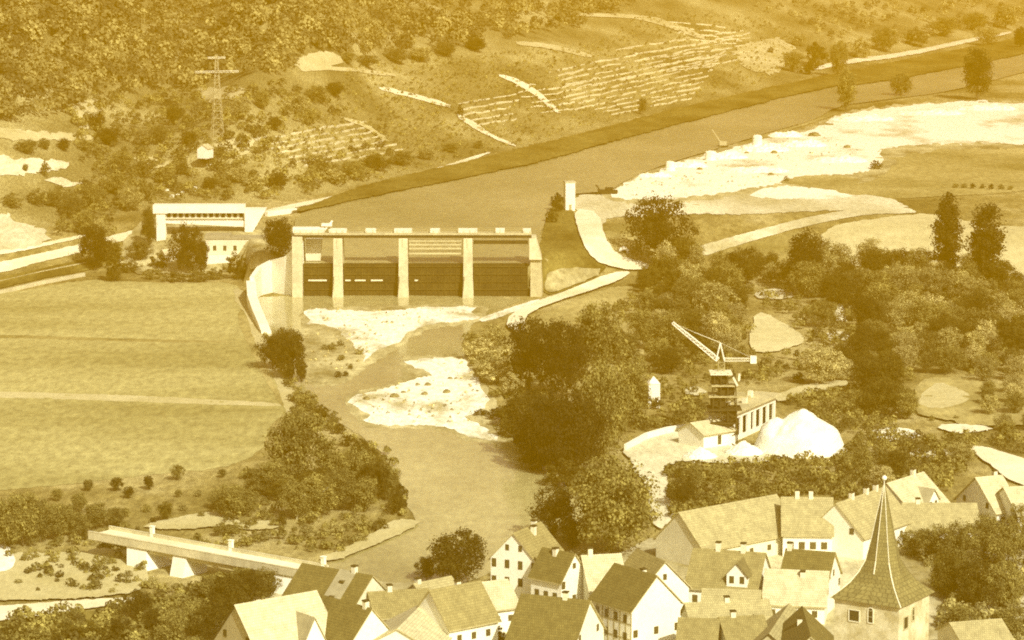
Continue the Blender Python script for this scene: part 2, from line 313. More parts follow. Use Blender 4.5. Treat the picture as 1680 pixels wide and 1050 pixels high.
sheet('lane', [(1090, 424), (1150, 404), (1220, 384), (1350, 351), (1430, 341), (1490, 341), (1508, 350), (1480, 351), (1420, 352), (1320, 372), (1220, 400), (1140, 426)], M['paleground'], 'pale field lane curving toward the stubble field', 'lane', jit=1.5)
sheet('meadow', [(1180, 412), (1260, 392), (1340, 374), (1350, 430), (1290, 436), (1180, 436)], M['meadow'], 'grass strip beside the field lane', 'meadow')
sheet('lane', [(940, 345), (984, 352), (992, 392), (1012, 422), (1062, 436), (1075, 443), (1040, 448), (985, 438), (962, 415), (950, 385)], M['road'], 'white lane climbing past the weir to the canal', 'lane', jit=1.5, off=.75)
sheet('lane', [(1040, 448), (1018, 464), (960, 484), (905, 502), (880, 512), (862, 524), (860, 552), (848, 552), (832, 540), (832, 528), (846, 514), (880, 499), (940, 478), (1000, 452)], M['road'], 'white lane descending to the river bank', 'lane', jit=1.5, off=.8)
WY = project(0, WEIR_A[1] + .6, UP + .45)[1]
sheet('canal', [(484, WY - 1), (484, WY), (486, WY), (500, WY), (860, WY), (878, WY), (880, WY), (880, WY - 1), (880, 400), (905, 338), (928, 319), (1002, 313), (1030, 293), (1100, 266), (1180, 243), (1260, 217), (1340, 196), (1372, 174), (1440, 165), (1560, 150), (1680, 118), (1900, 62), (1900, 40), (1680, 86), (1560, 112), (1420, 136), (1350, 142), (1150, 193), (1000, 232), (900, 262), (760, 292), (610, 322), (500, 345), (480, 362)], M['canal'], 'wide still reach of water held up by the weir', 'river', z=UP + .45, jit=.6)
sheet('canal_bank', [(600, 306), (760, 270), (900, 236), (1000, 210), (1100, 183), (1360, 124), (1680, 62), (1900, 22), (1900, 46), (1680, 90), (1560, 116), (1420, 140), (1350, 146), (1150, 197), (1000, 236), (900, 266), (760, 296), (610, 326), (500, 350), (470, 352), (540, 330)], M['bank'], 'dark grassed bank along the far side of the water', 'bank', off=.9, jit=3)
sheet('canal_bank', [(1200, 240), (1300, 205), (1360, 186), (1370, 190), (1300, 213), (1220, 240)], M['meadow'], 'low grassy edge between water and bright sand', 'bank', jit=2)
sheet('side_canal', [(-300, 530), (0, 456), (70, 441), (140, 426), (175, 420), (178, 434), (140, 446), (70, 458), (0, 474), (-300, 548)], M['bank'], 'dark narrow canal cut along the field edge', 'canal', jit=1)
sheet('canal_road', [(-300, 470), (0, 432), (70, 416), (140, 400), (235, 374), (245, 384), (140, 414), (70, 430), (0, 450), (-300, 500)], M['road'], 'bright road beside the side canal', 'road', jit=2)
sheet('canal_road', [(-300, 440), (0, 412), (60, 402), (140, 385), (142, 390), (60, 408), (0, 420), (-300, 450)], M['road'], 'bright upper road beside the side canal', 'road', jit=1.5)
sheet('garden_ground', [(240, 352), (330, 362), (420, 372), (485, 376), (487, 405), (440, 440), (330, 452), (200, 450), (190, 415)], M['scree'], 'patchy garden ground beside the lock bridge', 'ground', jit=4)
sheet('towpath', [(430, 347), (480, 336), (560, 320), (612, 308), (640, 298), (720, 276), (800, 250), (806, 252), (730, 280), (650, 302), (612, 313), (560, 326), (480, 343), (432, 353)], M['road'], 'thin white towpath along the foot of the hill', 'path', jit=1)
for pl, lb in [([(-300, 212), (0, 211), (90, 220), (180, 225), (100, 233), (-50, 229), (-300, 226)], 'bare pale strip on the hillside above the hedge'),
               ([(-300, 258), (0, 258), (60, 262), (130, 268), (70, 288), (-50, 290), (-300, 290)], 'bright bare patch on the hillside below the hedge'),
               ([(-300, 355), (0, 352), (30, 362), (92, 385), (60, 410), (-50, 416), (-300, 430)], 'bright bare slope above the side canal'),
               ([(78, 295), (110, 293), (136, 304), (110, 310), (85, 304)], 'small bare clearing low on the hillside'),
               ([(120, 165), (170, 165), (150, 215), (125, 212)], 'narrow pale clearing high on the hillside'),
               ([(485, 92), (540, 86), (560, 100), (540, 118), (490, 114)], 'pale clearing on the hill beneath the wood'),
               ([(350, 235), (430, 220), (420, 245), (380, 262), (350, 255)], 'pale grass beneath the lattice mast'),
               ([(215, 255), (280, 262), (290, 275), (230, 280)], 'pale opening among hillside trees'),
               ([(320, 143), (420, 148), (400, 168), (330, 165)], 'pale grass around the foot of the mast'),
               ([(1205, 75), (1290, 60), (1300, 95), (1280, 125), (1215, 115)], 'pale worn slope at the end of the terraces')]:
    sheet('clearing', pl, M['track'] if 'pale' in lb else M['paleground'], lb, 'clearing', jit=10)
for pl, lb, mt in [([(620, 142), (660, 150), (742, 172), (738, 179), (660, 158), (622, 148)], 'bright sloping path on the middle of the hillside', 'road'),
               ([(818, 122), (850, 130), (880, 148), (922, 185), (914, 188), (872, 154), (846, 137), (820, 128)], 'bright path descending between the terraces', 'road'),
               ([(752, 186), (775, 200), (800, 217), (830, 232), (848, 240), (845, 243), (800, 224), (768, 206), (750, 192)], 'broken path below the middle terraces', 'road'),
               ([(845, 68), (900, 72), (972, 90), (968, 97), (900, 80), (848, 75)], 'broad pale path above the terraces', 'track'),
               ([(500, 112), (560, 110), (650, 122), (648, 128), (560, 116), (500, 118)], 'pale path beneath the wood', 'track'),
               ([(560, 192), (600, 203), (640, 232), (634, 236), (596, 208), (560, 197)], 'curving path beside the lower terraces', 'track'),
               ([(930, 22), (1040, 24), (1090, 32), (1160, 62), (1155, 68), (1080, 40), (1030, 30), (930, 27)], 'faint path near the top of the hill', 'track'),
               ([(1330, 112), (1390, 98), (1480, 88), (1600, 62), (1660, 52), (1660, 56), (1600, 68), (1480, 95), (1390, 105), (1335, 118)], 'pale path above the far water', 'road')]:
    sheet('hill_path', pl, M[mt], lb, 'path', jit=1.5)
sheet('shore', [(548, 925), (600, 903), (640, 887), (692, 862), (668, 853), (640, 858), (610, 880), (560, 905), (520, 918)], M['track'], 'pale muddy shore at the tip of the bank', 'shore', jit=3)
sheet('mown_patch', [(225, 866), (290, 852), (345, 842), (378, 850), (400, 862), (350, 868), (270, 873)], M['track'], 'pale mown patch behind the road bridge', 'meadow', jit=3)
sheet('mown_patch', [(380, 862), (430, 856), (462, 862), (455, 870), (400, 874)], M['track'], 'small pale patch beneath the bank trees', 'meadow', jit=3)
sheet('road', [(-300, 1015), (0, 998), (100, 990), (200, 984), (228, 984), (215, 992), (100, 1008), (0, 1024), (-300, 1055)], M['road'], 'bright road at the lower left', 'road', jit=2)
sheet('stream', [(-300, 1052), (0, 1026), (100, 1011), (170, 1003), (260, 1030), (240, 1100), (-300, 1200)], M['bank'], 'dark ditch below the bright road', 'ditch', jit=3)
sheet('meadow', [(-100, 900), (60, 915), (200, 900), (240, 930), (245, 975), (100, 988), (-100, 990)], M['track'], 'dry pale grass below the left bridge end', 'meadow', jit=5)
sheet('sand_patch', [(-40, 895), (5, 896), (22, 905), (26, 930), (10, 942), (-40, 945)], M['sand'], 'bright bare patch at the left edge', 'sand', jit=2)
sheet('clearing', [(1236, 520), (1252, 514), (1292, 535), (1330, 562), (1290, 574), (1262, 582), (1230, 578), (1232, 550)], M['dryfield'], 'pale clearing among the trees behind the crane', 'clearing', jit=3)
for pl, lb in [([(1235, 482), (1262, 476), (1302, 480), (1300, 492), (1250, 494)], 'narrow pale gap in the wood above the large clearing'), ([(1366, 505), (1384, 500), (1392, 528), (1372, 534)], 'small pale gap in the wood right of the large clearing'), ([(1352, 548), (1392, 545), (1398, 560), (1356, 563)], 'second small pale gap right of the large clearing'), ([(1120, 640), (1150, 636), (1160, 650), (1125, 652)], 'small bare spot beside the white tower hut'), ([(1530, 700), (1600, 698), (1640, 708), (1560, 716)], 'bare orchard strip above the bright road'), ([(1490, 740), (1560, 738), (1570, 752), (1495, 756)], 'bare garden strip above the farm houses')]:
    sheet('clearing', pl, M['paleground'], lb, 'clearing', jit=4)
sheet('wood_track', [(1262, 655), (1300, 640), (1345, 630), (1388, 626), (1395, 634), (1350, 645), (1310, 655), (1280, 664)], M['track'], 'pale track running into the wood', 'track', jit=3)
sheet('orchard_ground', [(1500, 640), (1520, 622), (1580, 622), (1700, 640), (1900, 650), (1900, 720), (1700, 700), (1600, 702), (1540, 690), (1495, 680)], M['meadow'], 'light grassy orchard ground at the right', 'meadow', jit=4)
sheet('orchard_ground', [(1508, 650), (1540, 628), (1570, 640), (1600, 655), (1560, 672), (1510, 672)], M['track'], 'bare worn patch in the orchard', 'ground', jit=4)
sheet('road', [(1588, 736), (1618, 736), (1660, 750), (1700, 762), (1900, 800), (1900, 850), (1700, 806), (1655, 792), (1630, 770), (1604, 752)], M['road'], 'wide bright road entering at the right edge', 'road', jit=1.5)
sheet('building_yard', [(1018, 738), (1060, 716), (1130, 703), (1170, 722), (1200, 740), (1255, 730), (1290, 752), (1250, 764), (1180, 764), (1128, 758), (1088, 768), (1098, 800), (1112, 832), (1100, 862), (1080, 876), (1066, 850), (1062, 800), (1038, 770)], M['paleground'], 'bright building yard below the crane', 'ground', jit=4)
sheet('clearing', [(1424, 712), (1450, 704), (1505, 708), (1508, 722), (1460, 728), (1430, 724)], M['sand'], 'small pale clearing beyond the white heap', 'clearing', jit=3)
sheet('village_ground', [(150, 1500), (320, 1040), (430, 985), (490, 945), (600, 958), (760, 965), (850, 950), (1000, 920), (1085, 878), (1150, 892), (1400, 872), (1640, 850), (1900, 840), (2400, 1500)], M['yard'], 'worn ground between the village houses', 'ground', jit=4)

# ------------------------------------------------------------------ haze added over the valley to lift dark tones to ochre
hz = MB(); hz.box(-1500, 1600, -250, 3700, -6, 215); hz = hz.build('haze', []); tag(hz, 'ochre haze added to lift dark tones across the valley', 'haze', kind='stuff')
hm = bpy.data.materials.new('tone_lift_haze'); hm.use_nodes = True; hn = hm.node_tree.nodes; hn.clear()
ho = hn.new("ShaderNodeOutputMaterial"); hv = hn.new("ShaderNodeVolumePrincipled"); hm.node_tree.links.new(hv.outputs[0], ho.inputs["Volume"])
hv.inputs["Color"].default_value = (.99, .50, .004, 1); hv.inputs["Density"].default_value = .00048; hv.inputs["Anisotropy"].default_value = 0.0
hz.data.materials.append(hm)
# ------------------------------------------------------------------ trees
def leaf_crown(name, kind, seed, n_cl, n_leaf, leaf, gap=.25):
    """crown of leaf-sized faces gathered in clumps, unit height, standing on z = 0"""
    r = np.random.default_rng(seed)
    if kind == 'round':   cz, rx, rz = .53, .40, .43
    elif kind == 'wide':  cz, rx, rz = .52, .50, .43
    elif kind == 'tall':  cz, rx, rz = .56, .15, .43
    elif kind == 'upright': cz, rx, rz = .53, .28, .45
    elif kind == 'cone':  cz, rx, rz = .52, .22, .46
    elif kind == 'bush':  cz, rx, rz = .44, .62, .50
    C = []
    while len(C) < n_cl:
        d = r.normal(size=3); d /= np.linalg.norm(d); q = r.random() ** .45
        p = d * q; z = p[2] * rz
        if kind == 'cone': w = rx * (1 - (z + rz) / (2 * rz)) * 1.5 + .02
        elif kind == 'tall': w = rx * (1.0 - .35 * max(0, z / rz))
        elif kind == 'bush': w = rx * (1 - .25 * max(z, 0) / rz)
        else: w = rx * (1 + .30 * math.sin(3.1 * seed + 2.2 * math.atan2(p[1], p[0])) * (1 - abs(p[2])))
        c = np.array([p[0] * w, p[1] * w, cz + z])
        if r.random() < gap and q > .8: continue
        C.append((c, q))
    V = []; T = []
    for c, q in C:
        rad = (.075 if kind in ('tall', 'cone') else .115) * (.7 + .7 * r.random()); tone = .62 + .62 * r.random()
        m = int(n_leaf * (.6 + .8 * r.random()))
        d = r.normal(size=(m, 3)); d /= np.linalg.norm(d, axis=1)[:, None]; p = c + d * rad * (.35 + .65 * r.random((m, 1))) * np.array([1, 1, .8])
        nn = d + r.normal(size=(m, 3)) * .55 + np.array([0, 0, .25]); nn /= np.linalg.norm(nn, axis=1)[:, None]
        a = np.cross(nn, r.normal(size=(m, 3))); a /= np.linalg.norm(a, axis=1)[:, None]; b = np.cross(nn, a)
        s = leaf * (.6 + .8 * r.random((m, 1)))
        V.append(np.stack([p + a * s, p + b * s * .7, p - a * s, p - b * s * .7], 1).reshape(-1, 3)); T.append(np.repeat(tone * (.8 + .4 * r.random(m)), 4))
    V = np.concatenate(V); T = np.concatenate(T); V[:, 2] = np.maximum(V[:, 2], .01)
    n = len(V) // 4; me = bpy.data.meshes.new(name); me.from_pydata(V.tolist(), [], np.arange(n * 4).reshape(-1, 4).tolist())
    at = me.attributes.new("leaf_tone", 'FLOAT', 'POINT'); at.data.foreach_set("value", T.astype(np.float32)); me.materials.append(M['leaf']); me.update()
    return me
def trunk_mesh(kind, seed):
    r = random.Random(seed); mb = MB(); top = {'round': .5, 'wide': .42, 'tall': .8, 'upright': .6, 'cone': .8}[kind]; w = .022 if kind != 'tall' else .016
    pts = [(0, 0, -.04)]; x = y = 0
    for k in range(1, 5): x += r.uniform(-.015, .015); y += r.uniform(-.015, .015); pts.append((x, y, top * k / 4))
    for k in range(4): mb.bar(pts[k], pts[k + 1], w * (1.15 - k * .22), 7, w * (1.15 - (k + 1) * .22))
    if kind != 'cone':
        for k in range(6):
            a = r.uniform(0, 6.28); z = top * r.uniform(.45, .95); L = r.uniform(.14, .26) * (.45 if kind == 'tall' else 1)
            p = (x * z / top, y * z / top, z); q = (p[0] + L * math.cos(a), p[1] + L * math.sin(a), z + L * r.uniform(.6, 1.1)); mb.bar(p, q, w * .5, 5, w * .2)
    me = mb.build('trunk', M['bark']); d = me.data; bpy.data.objects.remove(me); return d
PROTO = {}
for kd, nn, ncl, nl, lf in (('round', 4, 160, 46, .018), ('wide', 4, 200, 46, .017), ('upright', 3, 150, 44, .016), ('tall', 2, 190, 40, .013), ('cone', 2, 110, 32, .017), ('bush', 4, 80, 44, .028)):
    PROTO[kd] = [(leaf_crown('crown', kd, 10 * i + len(kd), ncl, nl, lf, .08 + .08 * (i % 3)), trunk_mesh(kd, i) if kd != 'bush' else None) for i in range(nn)]
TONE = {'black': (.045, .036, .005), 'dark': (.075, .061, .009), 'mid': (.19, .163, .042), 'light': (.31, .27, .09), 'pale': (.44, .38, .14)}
TREES = []
def tree(px, py, hpx, kind, tone, label=None, group=None, wpx=None, name=None, cat=None, z=None, lit_bark=False):
    """px, py: foot of the trunk in the photograph; hpx height there; wpx crown width"""
    p = ground(px, py); s = ppm(p); h = hpx / s
    i = R.randrange(len(PROTO[kind])); cm, tm = PROTO[kind][i]
    wid = {'round': .92, 'wide': 1.14, 'tall': .36, 'upright': .66, 'cone': .52, 'bush': 1.3}[kind]
    fx = (wpx / s) / (wid * h) if wpx else R.uniform(.88, 1.15)
    rz = R.uniform(0, 6.28); tv = R.uniform(.6, 1.25); col = [v * tv for v in TONE[tone]]; c4 = (col[0], col[1], col[2], 1)
    if kind == 'bush':
        o = bpy.data.objects.new(name or 'bush', cm); COL.objects.link(o); o.location = p; o.rotation_euler = (0, 0, rz); o.scale = (h * fx, h * fx, h); o.color = c4
        tag(o, label, cat or 'bush', group); TREES.append(o); return o
    e = empty(name or {'tall': 'poplar_tree', 'cone': 'conifer_tree'}.get(kind, 'tree'), p, rz, label, cat or 'tree', group, (h * fx, h * fx, h))
    t = bpy.data.objects.new('trunk', tm); c = bpy.data.objects.new('crown', cm)
    for o in (t, c): COL.objects.link(o); o.parent = e
    if lit_bark:
        t.data = tm.copy(); t.data.materials[0] = M['lit_bark']
    c.color = c4; TREES.append(e); return e
SH = {'round': 'round', 'wide': 'spreading', 'tall': 'slender', 'upright': 'upright', 'cone': 'pointed', 'bush': 'low'}
ORD = ['leftmost', 'second from the left', 'third from the left', 'fourth from the left', 'fifth from the left', 'sixth from the left', 'seventh from the left', 'eighth from the left', 'ninth from the left', 'tenth from the left', 'eleventh from the left', 'twelfth from the left', 'thirteenth from the left', 'fourteenth from the left', 'fifteenth from the left', 'sixteenth from the left']
def row(items, where, group):
    """a run of trees told apart by their order along it"""
    items = sorted(items, key=lambda t: t[0]); n = {}; tot = {}
    for t in items: k = (t[3] == 'bush'); tot[k] = tot.get(k, 0) + 1
    for t in items:
        px, py, h, kd, tn = t[:5]; k = (kd == 'bush'); i = n.get(k, 0); n[k] = i + 1; noun = 'bush' if k else 'tree'
        tw_ = {'mid': 'grey', 'black': 'dark'}.get(tn, tn)
        if tot[k] == 1: lb = f"{tw_} {SH[kd]} {noun} {where}"
        else: lb = f"{tw_} {SH[kd]} {noun} {where}, " + ('rightmost' if i == tot[k] - 1 else ORD[i])
        tree(px, py, h, kd, tn, lb, group, t[5] if len(t) > 5 else None)
# landmark trees
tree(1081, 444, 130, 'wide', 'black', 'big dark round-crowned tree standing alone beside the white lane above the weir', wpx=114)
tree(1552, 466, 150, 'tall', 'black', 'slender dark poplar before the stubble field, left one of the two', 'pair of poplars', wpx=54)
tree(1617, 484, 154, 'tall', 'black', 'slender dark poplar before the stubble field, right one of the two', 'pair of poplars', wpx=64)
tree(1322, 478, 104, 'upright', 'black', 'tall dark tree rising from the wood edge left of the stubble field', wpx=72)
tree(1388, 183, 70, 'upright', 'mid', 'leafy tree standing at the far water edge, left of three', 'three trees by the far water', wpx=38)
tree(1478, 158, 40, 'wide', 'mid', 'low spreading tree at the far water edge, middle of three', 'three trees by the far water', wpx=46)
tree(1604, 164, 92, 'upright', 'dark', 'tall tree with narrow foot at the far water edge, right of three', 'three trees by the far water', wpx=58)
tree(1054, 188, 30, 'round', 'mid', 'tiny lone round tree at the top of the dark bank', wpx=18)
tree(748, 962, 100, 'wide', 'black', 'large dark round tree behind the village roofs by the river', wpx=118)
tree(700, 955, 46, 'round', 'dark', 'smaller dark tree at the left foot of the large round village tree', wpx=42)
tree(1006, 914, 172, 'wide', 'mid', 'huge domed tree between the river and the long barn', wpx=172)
tree(908, 888, 100, 'round', 'black', 'dark tree left of the huge domed tree', wpx=78)
tree(940, 902, 60, 'round', 'dark', 'small dark tree squeezed behind the gabled white house', wpx=60)
tree(492, 800, 140, 'round', 'mid', 'tall loose-crowned tree rising above the bank grove', wpx=104)
e = tree(487, 852, 70, 'round', 'mid', 'tree with a sunlit-coloured bare trunk at the front of the bank grove', wpx=60, lit_bark=True)
e = tree(518, 846, 74, 'round', 'mid', 'leaning tree with a sunlit-coloured trunk at the front of the bank grove', wpx=64, lit_bark=True); e.rotation_euler = (0, .14, 0)
# right bank grove: blackened leaf colour stands in for shade and reflection
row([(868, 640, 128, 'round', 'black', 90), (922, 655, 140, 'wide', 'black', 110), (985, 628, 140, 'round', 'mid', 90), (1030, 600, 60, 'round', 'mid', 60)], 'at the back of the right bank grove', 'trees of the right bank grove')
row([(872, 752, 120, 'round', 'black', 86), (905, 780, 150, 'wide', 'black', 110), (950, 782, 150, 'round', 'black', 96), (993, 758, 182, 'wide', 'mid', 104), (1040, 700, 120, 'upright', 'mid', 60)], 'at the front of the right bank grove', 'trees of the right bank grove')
row([(850, 700, 70, 'bush', 'dark', 80), (835, 716, 30, 'bush', 'dark', 60), (880, 770, 50, 'bush', 'dark', 70), (930, 800, 50, 'bush', 'dark', 90), (975, 810, 44, 'bush', 'dark', 60), (815, 688, 20, 'bush', 'black', 40), (842, 694, 34, 'bush', 'black', 50), (790, 682, 12, 'bush', 'dark', 30), (865, 735, 50, 'bush', 'black', 60)], 'overhanging the water below the tall grove', 'bushes below the right bank grove')  # dark leaf colour paints the grove's shade and its reflection on the water
row([(785, 590, 40, 'bush', 'pale', 60), (810, 560, 30, 'bush', 'light', 50), (815, 630, 44, 'bush', 'pale', 70), (836, 600, 40, 'bush', 'pale', 60), (840, 650, 42, 'bush', 'pale', 50), (800, 612, 36, 'bush', 'light', 48), (775, 565, 22, 'bush', 'mid', 30)], 'on the sunny bank opposite the gravel island', 'bushes opposite the gravel island')  # pale leaf colour puts the sunlight on this bank into the bushes
# left bank
row([(448, 606, 60, 'round', 'black', 56), (478, 624, 90, 'round', 'black', 54), (466, 580, 44, 'upright', 'dark', 44), (494, 628, 40, 'round', 'dark', 26)], 'in the dark left bank clump below the weir', 'clump on the left bank')
row([(508, 672, 34, 'bush', 'mid', 40), (528, 690, 30, 'bush', 'dark', 32), (548, 702, 30, 'bush', 'mid', 26), (556, 712, 18, 'bush', 'dark', 28), (478, 705, 34, 'bush', 'mid', 34), (500, 700, 26, 'bush', 'light', 30), (590, 748, 34, 'bush', 'dark', 34), (570, 732, 22, 'bush', 'dark', 30), (610, 770, 36, 'bush', 'dark', 36), (634, 800, 40, 'bush', 'mid', 34), (655, 836, 46, 'bush', 'dark', 36), (640, 820, 40, 'bush', 'mid', 36), (650, 845, 40, 'bush', 'dark', 30)], 'along the left river edge above the grove', 'bushes along the left river edge')
row([(450, 815, 66, 'round', 'mid', 64), (420, 815, 50, 'round', 'mid', 56), (545, 800, 66, 'round', 'mid', 70), (585, 812, 82, 'wide', 'mid', 84), (615, 822, 70, 'round', 'dark', 60), (560, 836, 70, 'wide', 'mid', 84), (600, 840, 62, 'round', 'mid', 60), (640, 815, 54, 'round', 'mid', 44), (470, 822, 40, 'wide', 'dark', 60), (520, 815, 50, 'round', 'dark', 60)], 'in the grove at the river bend', 'grove at the river bend')
row([(376, 852, 64, 'round', 'mid', 60), (402, 846, 50, 'round', 'mid', 50), (360, 836, 36, 'round', 'mid', 40)], 'left of the grove at the river bend', 'trees left of the grove')
row([(368, 880, 26, 'bush', 'mid', 44), (386, 876, 22, 'bush', 'mid', 30), (462, 866, 30, 'bush', 'dark', 20), (625, 870, 22, 'bush', 'dark', 28), (505, 885, 26, 'bush', 'light', 40), (550, 878, 24, 'bush', 'light', 40), (580, 866, 22, 'bush', 'light', 36), (430, 888, 18, 'bush', 'light', 36), (590, 890, 16, 'bush', 'light', 30)], 'on the spit between grove and bridge', 'bushes on the river spit')
# little orchard behind the road bridge
row([(94, 822, 22, 'round', 'mid'), (145, 806, 22, 'round', 'mid'), (192, 806, 26, 'round', 'dark'), (211, 818, 22, 'round', 'dark'), (244, 804, 26, 'round', 'dark'), (291, 788, 28, 'round', 'mid'), (365, 784, 16, 'round', 'mid'), (130, 842, 36, 'round', 'mid'), (272, 856, 36, 'round', 'dark'), (293, 816, 14, 'round', 'mid')], 'in the young orchard beyond the mown field', 'young orchard trees')
row([(240, 840, 14, 'bush', 'mid'), (300, 838, 12, 'bush', 'light'), (325, 815, 12, 'bush', 'light'), (205, 848, 16, 'bush', 'mid'), (330, 850, 12, 'bush', 'mid'), (250, 860, 12, 'bush', 'dark')], 'in the grass of the young orchard', 'orchard bushes')
row([(8, 905, 96, 'round', 'mid', 70), (38, 896, 96, 'round', 'mid', 66), (66, 890, 74, 'round', 'mid', 58), (96, 886, 64, 'round', 'mid', 56), (125, 880, 44, 'round', 'mid', 46), (158, 868, 46, 'round', 'mid', 50), (190, 864, 34, 'round', 'mid', 40), (40, 865, 36, 'round', 'mid', 40), (75, 860, 34, 'round', 'mid', 40), (110, 855, 30, 'round', 'mid', 36)], 'in the copse behind the left bridge end', 'hedge copse at the left')
row([(20, 892, 22, 'bush', 'dark'), (138, 886, 18, 'bush', 'dark', 16), (92, 895, 14, 'bush', 'mid'), (60, 918, 12, 'bush', 'mid'), (120, 922, 14, 'bush', 'mid'), (155, 942, 14, 'bush', 'dark'), (190, 940, 12, 'bush', 'dark'), (98, 950, 16, 'bush', 'dark'), (122, 966, 16, 'bush', 'mid'), (153, 968, 18, 'bush', 'mid'), (45, 945, 7, 'bush', 'dark'), (30, 960, 12, 'bush', 'light')], 'dotting the slope below the left bridge end', 'bushes below the bridge end')
row([(180, 920, 10, 'bush', 'mid'), (210, 950, 16, 'bush', 'light'), (250, 965, 20, 'bush', 'light'), (185, 975, 12, 'bush', 'light'), (230, 938, 16, 'bush', 'mid'), (205, 905, 20, 'bush', 'mid'), (172, 900, 16, 'bush', 'mid')], 'on the slope beside the bridge abutment', 'bushes beside the abutment')
row([(226, 1020, 58, 'round', 'dark', 46), (250, 1045, 50, 'round', 'dark', 44), (282, 1062, 70, 'round', 'mid', 60), (318, 1040, 60, 'round', 'mid', 50), (345, 1060, 80, 'wide', 'dark', 70), (372, 1020, 84, 'wide', 'dark', 80), (405, 1000, 72, 'round', 'dark', 60), (435, 985, 60, 'round', 'mid', 50), (345, 990, 56, 'round', 'mid', 46), (395, 970, 44, 'round', 'mid', 44)], 'below the road bridge at the lower left', 'trees below the road bridge')
row([(20, 1054, 30, 'bush', 'dark', 60), (60, 1062, 34, 'bush', 'mid', 60), (110, 1056, 36, 'bush', 'dark', 60), (150, 1060, 46, 'bush', 'dark', 60), (190, 1060, 50, 'bush', 'dark', 60), (300, 990, 20, 'bush', 'light', 40), (465, 975, 18, 'bush', 'mid', 36)], 'in the hedge under the bright lower left road', 'hedge under the lower road')
# by the lock bridge
row([(155, 444, 84, 'round', 'black', 54), (190, 462, 66, 'cone', 'dark', 40), (244, 408, 72, 'upright', 'dark', 26), (308, 450, 88, 'wide', 'black', 66), (330, 452, 62, 'round', 'dark', 34), (457, 428, 78, 'round', 'black', 60), (180, 430, 40, 'round', 'mid', 50), (230, 428, 36, 'round', 'mid', 46)], 'in the garden around the lock bridge', 'garden trees by the lock bridge')
row([(388, 458, 46, 'bush', 'dark', 50), (250, 458, 20, 'bush', 'mid', 40), (285, 462, 18, 'bush', 'mid', 50), (320, 462, 20, 'bush', 'mid', 50), (350, 458, 20, 'bush', 'mid', 40), (185, 462, 26, 'bush', 'dark', 24), (215, 446, 20, 'bush', 'mid', 40), (262, 440, 26, 'bush', 'dark', 40)], 'in the garden between lock bridge and mown field', 'garden bushes')
row([(914, 348, 34, 'bush', 'dark', 26), (905, 366, 26, 'bush', 'dark', 24)], 'beside the white tower at the water corner', 'bushes by the white tower')
# village
row([(1222, 905, 50, 'round', 'mid', 50), (1235, 898, 76, 'cone', 'dark', 44), (1262, 906, 56, 'round', 'mid', 46), (1296, 896, 40, 'upright', 'dark', 14), (1306, 896, 30, 'upright', 'dark', 12)], 'between the long barn and the village houses', 'trees among the roofs')
row([(1500, 915, 50, 'round', 'mid', 60), (1535, 925, 70, 'round', 'mid', 64), (1575, 935, 84, 'wide', 'mid', 84), (1615, 920, 84, 'round', 'mid', 60), (1655, 940, 90, 'wide', 'mid', 84), (1555, 985, 84, 'wide', 'dark', 80), (1600, 1000, 90, 'wide', 'dark', 84), (1650, 1005, 90, 'wide', 'mid', 80), (1640, 860, 64, 'round', 'mid', 50), (1672, 880, 60, 'round', 'mid', 40), (1575, 1040, 50, 'round', 'mid', 60), (1650, 1062, 70, 'round', 'mid', 60)], 'in the thicket behind the church tower', 'thicket behind the church')
row([(812, 1062, 40, 'bush', 'dark', 50), (795, 1056, 30, 'bush', 'dark', 40), (1228, 1054, 50, 'bush', 'dark', 50), (1130, 975, 34, 'bush', 'dark', 24), (1258, 982, 16, 'bush', 'dark', 20), (610, 985, 14, 'bush', 'dark', 12)], 'squeezed between village houses', 'bushes between the houses')
tree(1322, 745, 28, 'round', 'dark', 'small dark bush-like tree in front of the white heap', wpx=28)
# the wood on the right: jittered positions with clearings left open
keep = [(1240, 480, 1300, 490), (1368, 506, 1388, 528), (1358, 549, 1392, 560), (1535, 700, 1620, 710), (1495, 742, 1560, 752), (1225, 505, 1335, 590), (1110, 590, 1290, 760), (1245, 640, 1395, 760), (1500, 615, 1600, 660), (1055, 615, 1090, 680), (1415, 700, 1510, 725), (1590, 730, 1900, 830)]
wood = [(1052, 470), (1120, 440), (1200, 430), (1300, 440), (1400, 448), (1500, 455), (1690, 480), (1690, 800), (1600, 815), (1530, 800), (1460, 800), (1420, 825), (1300, 812), (1200, 822), (1120, 838), (1092, 770), (1190, 765), (1290, 765), (1400, 740), (1100, 690), (1055, 620)]
cand = []
yy = 452
while yy < 840:
    stp = 28 + (yy - 430) * .035; xx = 1050 + R.uniform(0, stp)
    while xx < 1700:
        cand.append((xx + R.uniform(-7, 7), yy + R.uniform(-5, 5), yy)); xx += stp * R.uniform(.9, 1.25)
    yy += 16.5 + (yy - 430) * .012
cnt = 0; zones = {}
